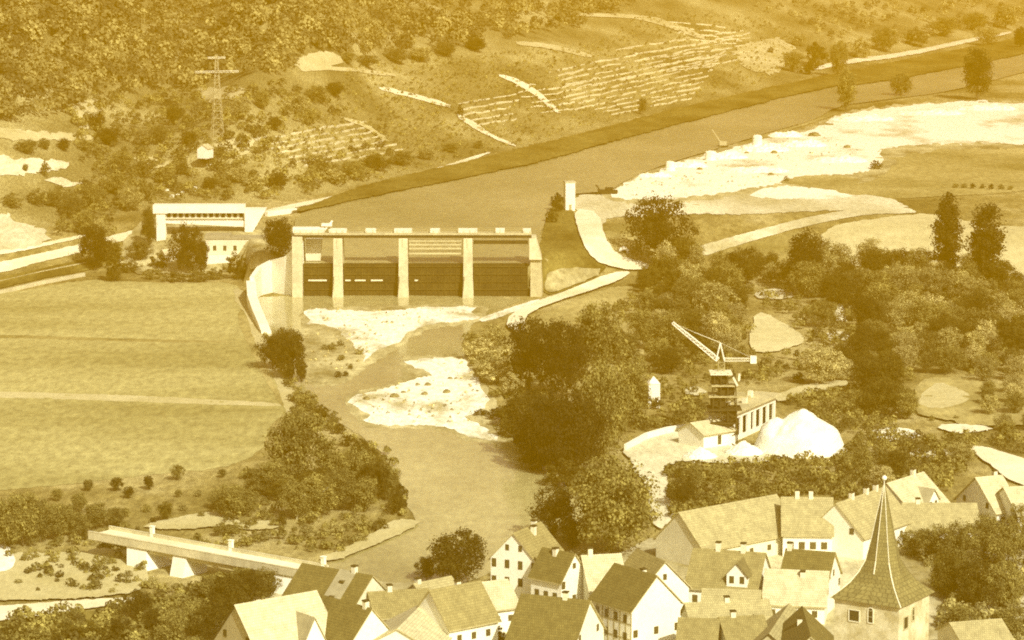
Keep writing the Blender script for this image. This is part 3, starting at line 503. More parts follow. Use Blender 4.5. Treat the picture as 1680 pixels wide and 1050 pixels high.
for x, y, ry in cand:
    if not inpoly([x], [y], wood)[0]: continue
    h = R.uniform(34, 66) * (1 + (y - 450) * .0006)
    if any(a - 12 < x < c + 12 and b < y and y - h * .9 < d for a, b, c, d in keep): 
        h = R.uniform(10, 20)
        if any(a - 4 < x < c + 4 and b < y and y - h * .9 < d for a, b, c, d in keep): continue
    big = h > 24; tn = R.choices(['dark', 'mid', 'light'], [.32, .36, .32])[0]
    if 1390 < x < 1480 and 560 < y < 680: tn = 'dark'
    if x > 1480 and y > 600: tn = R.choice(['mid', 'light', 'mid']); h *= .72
    kd = R.choices(['round', 'upright', 'wide'], [.5, .2, .3])[0] if big else 'bush'
    zn = ('left of the pale clearing' if x < 1230 and y < 600 else 'between the lane and the crane' if x < 1230 else 'right of the pale clearing' if y < 560 and x < 1480 else 'below the two poplars' if y < 600 else 'behind the white heap' if x < 1480 and y < 720 else 'around the right-hand orchard' if y < 720 else 'in front of the building yard' if x < 1400 else 'above the village roofs')
    zones.setdefault((zn, kd == 'bush'), []).append((ry, x, y, h, kd, tn))
NTH = ['front', 'second', 'third', 'fourth', 'fifth', 'sixth', 'seventh', 'eighth', 'ninth', 'tenth', 'eleventh', 'twelfth', 'thirteenth', 'fourteenth']
for (zn, b), L in zones.items():
    rws = sorted({t[0] for t in L}, reverse=True)
    for ri, rv in enumerate(rws):
        Q = sorted([t for t in L if t[0] == rv], key=lambda t: t[1])
        for qi, (_, x, y, h, kd, tn) in enumerate(Q):
            w_ = 'bush' if b else 'tree'
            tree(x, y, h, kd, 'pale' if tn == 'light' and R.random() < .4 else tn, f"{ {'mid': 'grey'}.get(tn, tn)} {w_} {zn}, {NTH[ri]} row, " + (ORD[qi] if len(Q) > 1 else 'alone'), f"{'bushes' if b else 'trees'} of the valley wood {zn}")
# single trees on the far hillside
hl = []
for x, y, h, w in [(60, 150, 22, 40), (45, 252, 24, 54), (74, 246, 20, 30), (105, 248, 22, 28), (75, 290, 26, 24), (42, 282, 14, 14), (160, 215, 34, 40), (180, 238, 30, 60), (260, 238, 34, 44), (232, 240, 30, 34), (285, 205, 34, 40), (325, 193, 34, 34), (395, 196, 36, 40), (430, 180, 34, 40), (490, 190, 36, 60), (505, 205, 28, 40), (550, 160, 26, 44), (520, 168, 28, 50), (450, 215, 26, 30), (310, 240, 26, 40), (140, 250, 20, 40), (200, 275, 28, 60), (235, 290, 30, 60), (270, 300, 28, 60), (190, 320, 36, 60), (215, 345, 40, 60), (150, 345, 44, 60), (120, 360, 44, 50), (90, 340, 30, 50), (240, 330, 34, 40), (60, 335, 26, 50), (20, 340, 24, 50), (140, 385, 40, 50), (165, 395, 36, 40), (365, 260, 20, 30), (390, 300, 26, 50), (420, 312, 24, 44), (455, 310, 26, 50), (510, 300, 14, 20), (545, 300, 26, 60), (580, 290, 26, 60), (620, 280, 28, 60), (660, 272, 26, 50), (700, 262, 20, 46), (530, 285, 20, 30), (370, 280, 16, 30), (345, 310, 20, 40), (755, 190, 20, 14), (785, 244, 14, 20), (740, 250, 16, 40), (345, 270, 18, 30), (300, 285, 18, 34), (1310, 75, 20, 40), (1340, 110, 40, 60), (1375, 125, 60, 50), (1410, 95, 34, 50), (1450, 85, 40, 60), (1500, 75, 30, 60), (1550, 60, 34, 60), (1600, 50, 30, 60), (1650, 48, 40, 60), (1300, 118, 34, 50), (1325, 122, 20, 50), (1265, 88, 12, 16), (570, 105, 20, 40), (600, 110, 20, 60), (650, 104, 26, 60), (690, 100, 24, 60), (730, 92, 24, 60), (780, 84, 24, 60), (1620, 75, 30, 50), (1675, 80, 36, 40)]:
    tn = R.choices(['dark', 'mid', 'light'], [.22, .6, .18])[0]
    zn = ('low on the hillside left of the lock bridge' if x < 260 and y > 262 else 'high on the hillside left of the mast' if x < 340 else 'between mast and wooded hilltop' if x < 560 and y < 230 else 'at the hill foot above the white towpath' if y > 240 and x < 800 else 'where the terraces meet the hilltop wood' if x < 900 else 'on the far shore slope beyond the terraces')
    hl.append((zn, (x, y, h * 1.05, R.choice(['round', 'wide', 'bush']), tn, w * .8)))
for zn in dict.fromkeys(z for z, _ in hl):
    L = sorted([t for z, t in hl if z == zn], key=lambda t: t[0])
    row(L[:15], zn, f"far trees {zn}")
    if len(L) > 15: row(L[15:], 'further right ' + zn, f"far trees further right {zn}")
# ------------------------------------------------------------------ masses nobody could count
def scatter(name, polys, n, hr, tones, label, cat, leafs=26, leaf=.16, flat=.7, avoid=(), tv=(.35, .55, .7, .85, 1.05, 1.4)):
    V = []; T = []; r = np.random.default_rng(len(name) + n)
    P = [np.array(p, float) for p in polys]; ar = np.array([(p[:, 0].max() - p[:, 0].min()) * (p[:, 1].max() - p[:, 1].min()) for p in P]); ar = ar / ar.sum()
    for p, a in zip(P, ar):
        m = 0; tries = 0; bw = (p[:, 0].min(), p[:, 0].max(), p[:, 1].min(), p[:, 1].max())
        while m < n * a and tries < n * 20:
            tries += 1; x = r.uniform(bw[0], bw[1]); y = r.uniform(bw[2], bw[3])
            if not inpoly([x], [y], p)[0]: continue
            if any(inpoly([x], [y], q)[0] for q in avoid): continue
            if name == 'woodland' and float(vnoise(x / 26 + 4, y / 11)) * .6 + float(vnoise(x / 9, y / 5 + 8)) * .4 < .36: continue
            m += 1; g = ground(x, y); hh = r.uniform(*hr); w = hh * r.uniform(.5, .8) / flat; tn = r.choice(tv)
            k = int(2.6 * leafs * r.uniform(.7, 1.3)); d = r.normal(size=(k, 3)); d /= np.linalg.norm(d, axis=1)[:, None]; d[:, 2] = np.abs(d[:, 2]) * 1.0 - .15
            c = g + np.array([0, 0, hh * .4]) + d * np.array([w * .55, w * .55, hh * .62]) * (.6 + .4 * r.random((k, 1)))
            nn = d + r.normal(size=(k, 3)) * .4; nn /= np.linalg.norm(nn, axis=1)[:, None]; a_ = np.cross(nn, r.normal(size=(k, 3))); a_ /= np.linalg.norm(a_, axis=1)[:, None]; b_ = np.cross(nn, a_)
            s = hh * leaf * .46 * (.6 + .9 * r.random((k, 1)))
            V.append(np.stack([c + a_ * s, c + b_ * s * .8, c - a_ * s, c - b_ * s * .8], 1).reshape(-1, 3)); T.append(np.repeat(tn * (.75 + .5 * r.random(k)), 4))
    V = np.concatenate(V); T = np.concatenate(T); me = bpy.data.meshes.new(name); me.from_pydata(V.tolist(), [], np.arange(len(V)).reshape(-1, 4).tolist())
    at = me.attributes.new("leaf_tone", 'FLOAT', 'POINT'); at.data.foreach_set("value", T.astype(np.float32)); me.materials.append(M['leaf']); me.update()
    o = bpy.data.objects.new(name, me); COL.objects.link(o); o.color = (*tones, 1); return tag(o, label, cat, kind='stuff')
scatter('woodland', [[(-120, -60), (1060, -60), (1040, 10), (960, 50), (800, 72), (700, 88), (560, 96), (500, 88), (480, 120), (400, 132), (300, 150), (150, 165), (100, 200), (-120, 205)]], 1700, (4.5, 8), (.25, .215, .07), 'far wood covering the top of the hillside', 'wood', 26, .19, tv=(.35, .5, .7, .9, 1.1, 1.35))
scatter('woodland', [[(1180, -40), (1800, -60), (1800, 0), (1660, 46), (1500, 70), (1400, 80), (1330, 60), (1300, 30), (1180, 5)]], 360, (3, 5.5), (.34, .30, .11), 'far scattered wood on the slope at the upper right', 'wood', 26, .19, tv=(.35, .5, .7, .9, 1.1, 1.35))
scatter('undergrowth', [[(110, 160), (460, 140), (540, 160), (560, 190), (470, 225), (380, 300), (600, 240), (650, 250), (600, 300), (480, 326), (250, 336), (180, 390), (100, 390), (60, 330), (150, 300), (120, 240)]], 620, (1.8, 4.2), TONE['mid'], 'scattered scrub on the lower hillside', 'scrub', 26, .2)
scatter('undergrowth', [[(1055, 470), (1130, 445), (1400, 450), (1700, 478), (1720, 625), (1500, 612), (1490, 650), (1480, 700), (1400, 690), (1390, 625), (1330, 570), (1300, 530), (1240, 508), (1228, 585), (1330, 590), (1260, 640), (1160, 640), (1090, 610), (1060, 560)], [(1060, 600), (1150, 640), (1170, 700), (1120, 700), (1040, 712), (1030, 690)], [(1290, 655), (1390, 645), (1500, 725), (1720, 720), (1720, 750), (1580, 735), (1600, 765), (1560, 810), (1460, 805), (1420, 825), (1300, 815), (1200, 830), (1105, 856), (1092, 772), (1190, 768), (1390, 755), (1400, 720), (1300, 680)]], 1900, (1.0, 3.0), TONE['mid'], 'dense undergrowth filling the valley wood', 'undergrowth', 26, .2)
scatter('undergrowth', [[(400, 780), (640, 740), (668, 850), (560, 910), (300, 900), (390, 850)], [(0, 850), (200, 845), (230, 880), (240, 975), (60, 975), (0, 900)], [(430, 545), (470, 640), (480, 690), (600, 730), (620, 745), (540, 700), (490, 640), (450, 560)]], 520, (.7, 2.2), TONE['mid'], 'rough undergrowth along the left river bank', 'undergrowth', 22, .24)
scatter('undergrowth', [[(230, 990), (330, 960), (430, 950), (480, 960), (440, 985), (340, 1035), (320, 1100), (240, 1100)], [(-20, 1028), (160, 1006), (230, 1000), (240, 1100), (-20, 1100)]], 420, (1.2, 3.0), TONE['mid'], 'tangled undergrowth below the road bridge', 'undergrowth', 24, .22)
scatter('undergrowth', [[(765, 545), (830, 555), (845, 640), (815, 665), (790, 640), (762, 580)], [(860, 560), (1050, 480), (1060, 700), (1020, 740), (960, 830), (880, 780), (840, 700)]], 420, (1.2, 3.2), TONE['mid'], 'undergrowth beneath the right bank grove', 'undergrowth', 26, .2)
scatter('undergrowth', [[(1480, 880), (1700, 840), (1720, 1090), (1545, 1090), (1540, 960)]], 420, (1.0, 2.8), TONE['light'], 'garden thicket behind the church tower', 'undergrowth', 24, .22)
scatter('vineyard', [[(570, 110), (800, 90), (980, 70), (1060, 20), (1250, 30), (1320, 60), (1280, 130), (1000, 200), (880, 232), (620, 296), (520, 300), (400, 320), (430, 230), (540, 190), (560, 150)]], 3600, (.7, 1.5), TONE['mid'], 'low vines and scrub dotting the terraced hillside', 'vines', 7, .34, tv=(.5, .8, 1.2, 1.8))
scatter('rubble', [[(500, 508), (780, 505), (700, 530), (600, 590), (500, 630)], [(575, 656), (680, 622), (700, 592), (757, 588), (806, 665), (770, 700), (600, 694)], [(1030, 300), (1330, 218), (1450, 250), (1300, 298), (1040, 330)]], 420, (.25, .8), (.40, .34, .14), 'loose stones strewn over the bright gravel', 'stones', 6, .42, tv=(.5, .9, 1.4, 1.9))
# ------------------------------------------------------------------ the weir
Y0 = float(WEIR_A[1]); SW = ppm(np.array([0, Y0, 0]))
def wx(px): return (px - 840) / FPX * depth(np.array([0, Y0, 5.0]))
def wz(py): return float(np.interp(py, [378, 486], [16.9, 0.0]))
weir = empty('weir', (wx(680), Y0, 0), 0, 'long concrete river weir with four gates between pale piers and a deck on top', 'weir')
ox = wx(680)
def wpart(mb, name, mat, parent=None, **k): return mb.build(name, mat, parent or weir, **k)
for px in (555, 662, 768):
    x = wx(px) - ox; mb = MB(); w = 1.25
    mb.hexa([(x - w, -2.2, -1), (x + w, -2.2, -1), (x + w, 9, -1), (x - w, 9, -1), (x - w * .92, -.6, 15.2), (x + w * .92, -.6, 15.2), (x + w * .92, 8, 15.2), (x - w * .92, 8, 15.2)])
    mb.hexa([(x - w - .25, -3.2, -1), (x + w + .25, -3.2, -1), (x + w + .25, -2.21, -1), (x - w - .25, -2.21, -1), (x - w * .7, -2.6, 5.4), (x + w * .7, -2.6, 5.4), (x + w, -2.0, 5.4), (x - w, -2.0, 5.4)])
    mb.box(x - .25, x + .25, -.9, -.62, 12, 15.1); wpart(mb, 'pier', M['concrete'])
mb = MB(); x = wx(874) - ox; mb.hexa([(x - .9, -2, 9.8), (x + 2.4, -2, 9.8), (x + 2.4, 8, 9.8), (x - .9, 8, 9.8), (x - .9, -1, 15.2), (x + .9, -1, 15.2), (x + .9, 8, 15.2), (x - .9, 8, 15.2)])
mb.hexa([(x - .6, -1, -1), (x + 2.4, -1, -1), (x + 3, 8, -1), (x - .6, 8, -1), (x - .6, -1, 9.79), (x + 2.2, -1, 9.79), (x + 2.2, 8, 9.79), (x - .6, 8, 9.79)], 1)
wpart(mb, 'abutment', [M['concrete'], M['concrete_old']])
mb = MB(); xl = wx(480) - ox; xr = wx(497) - ox; mb.hexa([(xl, -2, -1), (xr, -2, -1), (xr, 9, -1), (xl, 9, -1), (xl, -.5, 15.6), (xr, -.5, 15.6), (xr, 8, 15.6), (xl, 8, 15.6)]); wpart(mb, 'abutment', M['concrete'])
mb = MB(); mb.box(wx(484) - ox, wx(872) - ox, -.2, 3.6, 15.62, 16.5); wpart(mb, 'deck', M['concrete_old'])
mb = MB(); mb.box(wx(484) - ox, wx(872) - ox, -.5, -.21, 15.3, 16.0)
for k in range(4): mb.box(wx(484) - ox, wx(872) - ox, .3 + k, .5 + k, 15.25, 15.6)
wpart(mb, 'girder', M['steel'])
for a, b, h in ((481, 533, 1.7), (540, 569, 1.2), (600, 617, 1.2), (647, 676, 1.2), (706, 722, 1.2), (752, 783, 1.2), (813, 828, 1.3), (858, 871, 1.2)):
    mb = MB(); x0 = wx(a) - ox; x1 = wx(b) - ox; mb.box(x0, x1, .3, 2.9, 16.51, 16.4 + h * .85); wpart(mb, 'hoist_housing', M['white'])
mb = MB(); mb.bar((wx(532) - ox, 1, 17), (wx(546) - ox, 1, 19.6), .3); mb.box(wx(528) - ox, wx(545) - ox, .4, 1.8, 18.2, 18.9); wpart(mb, 'hoist_arm', M['white'])
mb = MB()
for z in (16.9, 17.4):
    mb.bar((wx(484) - ox, -.1, z), (wx(872) - ox, -.1, z), .04); mb.bar((wx(484) - ox, 3.5, z), (wx(872) - ox, 3.5, z), .04)
for k in range(40): x = wx(484 + k * 9.9) - ox; mb.bar((x, -.1, 16.5), (x, -.1, 17.45), .04)
wpart(mb, 'railing', M['wood'])
for gi, (a, b) in enumerate(((498, 546), (564, 653), (671, 759), (777, 866))):
    x0, x1 = wx(a) - ox + .1, wx(b) - ox - .1; mb = MB(); mb.box(x0, x1, .6, 1.0, -.8, 8.55)
    for z in (1.6, 3.6, 5.6, 7.6): mb.box(x0, x1, .25, .59, z, z + .28, 1)
    n = int((x1 - x0) / 1.5)
    for k in range(n + 1): x = x0 + (x1 - x0) * k / n; mb.box(x - .09, x + .09, .35, .58, .2, 8.4, 1)
    g = wpart(mb, 'sluice_gate', [M['steel'], M['rib']])
    mb = MB(); mb.box(x0, x1, .12, .24, 3.95, 4.15); segs = {0: [(.15, .8)], 1: [(.02, .12), (.2, .4), (.5, .72)], 2: [(.1, .16)], 3: []}[gi]
    for s0, s1 in segs: mb.box(x0 + (x1 - x0) * s0, x0 + (x1 - x0) * s1, -.05, .10, 3.95, 4.35, 1)
    mb.build('catwalk', [M['steel'], M['cream']], g)
mb = MB(); mb.hexa([(wx(500) - ox, 5, 8.6), (wx(524) - ox, 5, 8.6), (wx(522) - ox, 8, 8.6), (wx(500) - ox, 8, 8.6), (wx(500) - ox, 5, 14.2), (wx(527) - ox, 5, 14.2), (wx(527) - ox, 8, 14.2), (wx(500) - ox, 8, 14.2)]); wpart(mb, 'side_wall', M['cream'])
x0, x1 = wx(671) - ox, wx(759) - ox; mb = MB()
for z in (10.9, 12.2, 13.2, 14.2): mb.box(x0, x1, .3, .8, z, z + .42)
for k in range(12): a = x0 + (x1 - x0) * k / 12; b = x0 + (x1 - x0) * (k + 1) / 12; mb.bar((a, .55, 12.4 if k % 2 else 14.4), (b, .55, 14.4 if k % 2 else 12.4), .08)
wpart(mb, 'raised_gate_frame', M['shade'])
mb = MB(); mb.box(wx(777) - ox, wx(866) - ox, .3, .9, 13.6, 14.5); wpart(mb, 'raised_beam', M['steel'])
def wallpath(name, pts, tops, th, mat, label, cat='wall', base=-2, group=None):
    """a wall of real thickness following the land; tops are heights above the given ground point"""
    P = [ground(*p) if len(p) == 2 else np.array(p) for p in pts]; mb = MB(); c = P[0]
    for i in range(len(P) - 1):
        a, b = P[i], P[i + 1]; d = (b - a)[:2]; n = np.array([d[1], -d[0]]) / (np.hypot(*d) + 1e-9) * th / 2; e = d / (np.hypot(*d) + 1e-9) * .001 * i
        q = lambda p, s, z: (p[0] + s * n[0] - c[0], p[1] + s * n[1] - c[1], z - c[2])
        ta, tb = a[2] + tops[i], b[2] + tops[i + 1]
        mb.hexa([q(a, 1, a[2] + base), q(b, 1, b[2] + base), q(b, -1, b[2] + base), q(a, -1, a[2] + base), q(a, 1, ta), q(b, 1, tb), q(b, -1, tb), q(a, -1, ta)])
    o = mb.build(name, mat, label=label, cat=cat, group=group); o.location = c; return o
wallpath('retaining_wall', [(496, 486), (470, 483), (446, 479), (426, 484), (414, 492)], [14.5, 10.0, 8.4, 7.5, 6.0], 1.2, M['white'], 'pale curved retaining wall left of the weir')
wallpath('bank_wall', [(412, 492), (414, 505), (422, 522), (432, 540), (437, 548)], [5.0, 3.2, 2.2, 1.4, .6], 2.4, M['white'], 'pale sloping wing wall running down to the left river bank')
wallpath('canal_wall', [(-160, 512), (-60, 494), (0, 482), (70, 466), (138, 453)], [.9] * 5, .8, M['concrete'], 'low pale wall between the side canal and the mown field')
wallpath('canal_wall', [(-160, 500), (0, 462), (70, 446), (140, 432)], [.3] * 4, .6, M['concrete_old'], 'low kerb wall along the side canal')
# ------------------------------------------------------------------ lock bridge and its neighbours
def local(px, py, base_py, P):          # x, z offsets in metres of a picture point standing in the vertical plane through P
    s = ppm(P); return (px - project(*P)[0]) / s, (base_py - py) / s
P = ground(264, 396); lb = empty('lock_bridge', P, 0, 'white roofed bridge over the lock with a row of dark openings', 'bridge')
def L(px, py): return local(px, py, 396, P)
def lbox(a, b, top, bot, y0, y1, name, mat, parent=lb):
    (x0, z0), (x1, z1) = L(a, bot), L(b, top); mb = MB(); mb.box(x0, x1, y0, y1, z0, z1); return mb.build(name, mat, parent)
lbox(257, 272, 350, 402, 0, 3.4, 'pier', M['white']); lbox(252, 276, 336, 349.9, -.4, 3.8, 'pier_head', M['white'])
lbox(276.2, 402, 336, 349, -.5, 3.9, 'roof', M['white'])
w = lbox(272.2, 402, 349.2, 360, .9, 3.0, 'gallery_wall', M['cream'])
for k in range(13):
    a = 274 + k * 9.9; (x0, z0), (x1, z1) = L(a, 357), L(a + 6.0, 350.0); mb = MB(); mb.box(x0, x1, .82, .9, z0, z1); mb.build('window', M['dark'], w)
(x0, z0), (x1, z1) = L(272.2, 372), L(402, 362); mb = MB(); mb.hexa([(x0, .2, z0 + 1.0), (x1, .2, z0), (x1, 3.2, z0), (x0, 3.2, z0 + 1.0), (x0, .2, z1), (x1, .2, z1), (x1, 3.2, z1), (x0, 3.2, z1)]); mb.build('girder', M['white'], lb)
mb = MB(); mb.bar((x0, .1, z1 + .6), (x1, .1, z1 + .6), .09)
for k in range(27): x = x0 + (x1 - x0) * k / 26; mb.bar((x, .1, z1), (x, .1, z1 + .6), .06)
mb.build('railing', M['shade'], lb)
(x0, z0), (x1, z1) = L(402.2, 392), L(437, 343); mb = MB(); mb.hexa([(x0, -.6, z0), (x0 + 1, -.6, z0), (x0 + 1, 5, z0), (x0, 5, z0), (x0, -.6, z1), (x1, -.6, z1), (x1, 5, z1), (x0, 5, z1)]); mb.build('abutment', M['white'], lb)
wallpath('towpath_wall', [(437, 355), (460, 352), (485, 349)], [1.4, 1.5, 1.4], 1.2, M['white'], 'bright low wall right of the lock bridge')
P = ground(338, 430); s = ppm(P); bh = empty('lock_building', P, 0, 'low pale flat-roofed building between garden trees by the lock', 'building')
mb = MB(); mb.box(0, 97 / s, 0, 6, -1, 6.4); wl_ = mb.build('wall', M['cream'], bh)
mb = MB(); mb.box(-.3, 40 / s, -.3, 6.3, 6.41, 7.4); mb.box(40 / s + .01, 97 / s + .3, -.3, 6.3, 6.41, 6.8); mb.build('roof', M['roof_pale'], bh)
mb = MB(); mb.box(0, 40 / s, -1.6, -.4, -1, 2.0); mb.build('step_wall', M['white'], bh)
for k in range(5): mb = MB(); x = 2 + k * 2.8; mb.box(x, x + .9, -.06, 0, 3.2, 4.6); mb.build('window', M['glass'], bh)
# ------------------------------------------------------------------ houses
def house(name, label, A, B, zr, hw, ze, wall, roof, gable=(), side=(), chim=(), dormer=None, cat='house', over=.45, z0=None, patch=None, timber=False):
    a = onz(*A, zr); b = onz(*B, zr); d = (b - a)[:2]; Ln = float(np.hypot(*d)); ang = math.atan2(d[1], d[0])
    gz = float(min(hg(a[0], a[1]), hg(b[0], b[1]))) if z0 is None else z0
    e = empty(name, (a[0], a[1], gz), ang, label, cat); R_ = zr - gz; E = ze - 0.0
    mb = MB(); w = hw
    mb.face([(0, w, -1), (0, -w, -1), (0, -w, E), (0, 0, R_), (0, w, E)][::-1]); mb.face([(Ln, w, -1), (Ln, -w, -1), (Ln, -w, E), (Ln, 0, R_), (Ln, w, E)])
    mb.face([(0, -w, -1), (Ln, -w, -1), (Ln, -w, E), (0, -w, E)]); mb.face([(Ln, w, -1), (0, w, -1), (0, w, E), (Ln, w, E)])
    W = mb.build('wall', wall, e)
    sl = (R_ - E) / w; ln = math.hypot(w + over, (w + over) * sl); mb = MB(); t = .18
    for s in (-1, 1):
        o = s * (w + over); ezo = E - over * sl; x0, x1 = -over * .7, Ln + over * .7
        top = [(x0, 0, R_ + .14), (x1, 0, R_ + .14), (x1, o, ezo + .14), (x0, o, ezo + .14)]; uv = [(0, 0), (Ln, 0), (Ln, ln), (0, ln)]
        if s > 0: top = top[::-1]; uv = uv[::-1]
        top = top[::-1]; uv = uv[::-1]
        mb.face(top, 0, uv); bot = [(p[0], p[1], p[2] - t) for p in top][::-1]; mb.face(bot, 1)
        for i in range(4):
            p, q = top[i], top[(i + 1) % 4]; mb.face([(p[0], p[1], p[2] - t), (q[0], q[1], q[2] - t), q, p], 1)
    Rf = mb.build('roof', [roof, M['dark'] if wall is M['shade'] else M['wood']], e)
    ns = -1 if math.cos(ang) > 0 else 1                     # the long side that faces the valley slope we look from
    if patch:
        mb = MB(); u0, u1 = patch[0] * Ln, patch[1] * Ln; f = .06; o = ns * (w + over)
        mb.hexa([(u0, 0, R_ + .16), (u1, 0, R_ + .16), (u1, o, E - over * sl + .16), (u0, o, E - over * sl + .16), (u0, 0, R_ + .24), (u1, 0, R_ + .24), (u1, o, E - over * sl + .24), (u0, o, E - over * sl + .24)])
        pp = mb.build('roof_patch', M['roof_pale'], Rf); pp['label'] = 'newly tiled bright strip of roof'
        for u, v in ((.45, .3), (.5, .7)):
            uu = u0 + (u1 - u0) * u; yy_ = o * v; zz = R_ + .26 - abs(yy_) * sl; m2 = MB(); m2.box(uu - .4, uu + .4, yy_ - .3, yy_ + .3, zz - .25, zz + .2); m2.build('skylight', M['glass'], Rf)
    for (z, n, ww, hh) in gable:
        av = w * 1.7 * (1 if z + hh / 2 < E else max(.15, (R_ - z - hh) / (R_ - E)))
        for k in range(n):
            y = 0 if n == 1 else -av / 2 + av * k / (n - 1); mb = MB(); mb.box(-.07, .02, y - ww / 2, y + ww / 2, z - hh / 2, z + hh / 2)
            f = mb.build('window', M['wood'], W); mb = MB(); mb.box(-.1, -.071, y - ww / 2 + .12, y + ww / 2 - .12, z - hh / 2 + .12, z + hh / 2 - .12); mb.build('pane', M['glass'], f) if False else None
            f.data.materials[0] = M['glass']
    for (z, n, ww, hh) in side:
        for k in range(n):
            x = Ln * (k + .7) / (n + .4); mb = MB(); y0, y1 = sorted((ns * w, ns * (w + .07))); mb.box(x - ww / 2, x + ww / 2, y0, y1, z - hh / 2, z + hh / 2); mb.build('window', M['glass'], W)
    if timber:
        mb = MB(); y0, y1 = sorted((ns * w, ns * (w + .05)))
        for k in range(8): x = Ln * k / 7; mb.box(max(0, x - .1), min(Ln, x + .1), y0, y1, 0, E - .1)
        for z in (E * .33, E * .66): mb.box(0, Ln, y0 * 1.002, y1 * 1.002, z, z + .16)
        mb.build('timber_frame', M['wood'], W)
    for (u, off, h) in chim:
        x = u * Ln; zz = R_ - abs(off) * sl; mb = MB(); mb.box(x - .35, x + .35, off - .35, off + .35, zz - .6, zz + h); mb.box(x - .43, x + .43, off - .43, off + .43, zz + h, zz + h + .18, 1)
        mb.build('chimney', [M['cream'], M['dark']], Rf)
    if dormer:
        u, dw, de, dr, fr = dormer[:5]; x = u * Ln; h = dw / 2; yf = ns * (w * fr); yb = ns * max(0.0, (R_ - dr) / sl) if sl else 0; mb = MB()
        zb = R_ - abs(yf) * sl - .4
        mb.face([(x - h, yf, zb), (x + h, yf, zb), (x + h, yf, de), (x, yf, dr), (x - h, yf, de)]); mb.face([(x - h, yf, zb), (x - h, yf, de), (x - h, 0, de), (x - h, 0, zb)]); mb.face([(x + h, yf, zb), (x + h, 0, zb), (x + h, 0, de), (x + h, yf, de)])
        D_ = mb.build('dormer', dormer[5] if len(dormer) > 5 else M['white'], e); mb = MB()
        for s in (-1, 1):
            o = x + s * (h + .3); eo = de - .3 * (dr - de) / h; yo = yf + ns * .3
            mb.hexa([(x, yo, dr), (o, yo, eo), (o, yb * .2, eo), (x, yb * .2, dr), (x, yo, dr + .15), (o, yo, eo + .15), (o, yb * .2, eo + .15), (x, yb * .2, dr + .15)])
        mb.build('dormer_roof', roof, D_)
        for k in (-.25, .25) if dw > 2.2 else (0,):
            mb = MB(); y0, y1 = sorted((yf, yf + ns * .06)); mb.box(x + k * dw - .35, x + k * dw + .35, y0, y1, de - 1.3, de - .2); mb.build('window', M['glass'], D_)
    return e
W1, W2, WS = M['white'], M['cream'], M['shade']
rd, rm, rl, rp = M['roof_dark'], M['roof_mid'], M['roof_light'], M['roof_pale']
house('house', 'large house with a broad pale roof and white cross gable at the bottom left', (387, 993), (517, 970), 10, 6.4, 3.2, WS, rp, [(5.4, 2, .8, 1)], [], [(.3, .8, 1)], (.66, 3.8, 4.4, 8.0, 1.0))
house('house', 'dark-roofed house with a bright triangular gable right of the large pale roof', (609, 999), (522, 975), 9, 4.6, 4.0, W1, rd, [(4, 2, .8, 1)], [], [(.1, 0, .9)])
house('house', 'house with a pointed sunlit gable and long grey-brown roof near the bottom centre', (706, 969), (786, 954), 9.4, 4.4, 4.8, W1, rm, [(4.4, 1, .8, 1)], [(3, 3, .8, 1)], [(.6, .5, 1)])
house('house', 'low house with bleached roof between two bright gables at the bottom', (652, 1032), (694, 990), 6.4, 5.4, 3.4, W1, rp, [(3, 2, .8, 1)], [(1.8, 3, .8, .9)])
house('house', 'dark-roofed long house by the shore with one strip of bright new tiles', (610, 945), (498, 925), 8.6, 5.0, 4.2, W2, rd, [(3, 2, .8, 1)], [(2.4, 4, .8, 1)], [(.25, 0, 1.0)], patch=(.22, .46))
house('house', 'tall white gabled house with rows of windows at the river edge of the village', (843, 875), (886, 857), 11.6, 4.0, 7.4, W1, rm, [(9.3, 2, .6, .9), (6.7, 4, .75, 1.3), (4.0, 4, .75, 1.3), (1.6, 3, .75, 1.2)], [(5, 3, .8, 1.2)], [(.55, -.9, 1.2), (.9, .6, 1.0)])
house('house', 'dark-roofed house with a white gable of small windows right of the tall white one', (942, 909), (892, 899), 10.2, 2.9, 6.6, W1, rd, [(8.4, 1, .7, .8), (5.8, 2, .8, 1.1), (3.4, 3, .8, 1.1)], [(4, 3, .8, 1.1)], [(.55, .4, .9)])
house('house', 'house with a wide bleached roof behind the half-timbered one', (1016, 909), (956, 912), 9.6, 5.4, 5.0, W2, rp, [(6, 2, .8, 1)], [(3, 3, .8, 1)], [(.8, 0, 1.1)])
house('house', 'dark-roofed half-timbered house with the brightest white gable in the village centre', (1077, 945), (1010, 925), 11.2, 4.5, 6.8, W1, rd, [(3.2, 3, .8, 1.1)], [(5.2, 4, .8, 1.2), (2.6, 4, .8, 1.2)], [(.45, -1, 1.0)], timber=True)
house('house', 'house with weathered roof peeping out behind the half-timbered one', (1091, 922), (1046, 901), 10.4, 4.0, 6.4, W1, rm, [(8.2, 1, .6, .9)], [(4, 2, .8, 1)])
house('house', 'house with a white pointed dormer in the middle of its weathered roof', (1140, 900), (1254, 908), 9.0, 5.2, 4.4, W1, rm, [(5, 2, .8, 1)], [(2.6, 5, .8, 1.1)], [(.34, 0, 1.2), (.7, 0, 1.3)], (.72, 3.2, 6.6, 8.4, .95))
house('house', 'house with dark upper roof and narrow white right gable', (1368, 907), (1292, 901), 9.2, 4.2, 5.4, W1, rd, [(6.2, 1, .7, 1), (4, 2, .8, 1.1)], [(3, 4, .8, 1)], [(.95, 0, 1)])
house('house', 'low house with a large bleached roof in front of the dark upper roof', (1358, 938), (1258, 934), 7.2, 5.4, 3.4, W1, rp, [(4, 2, .8, 1)], [(2.0, 4, .8, 1)], [(.4, 1, .8)])
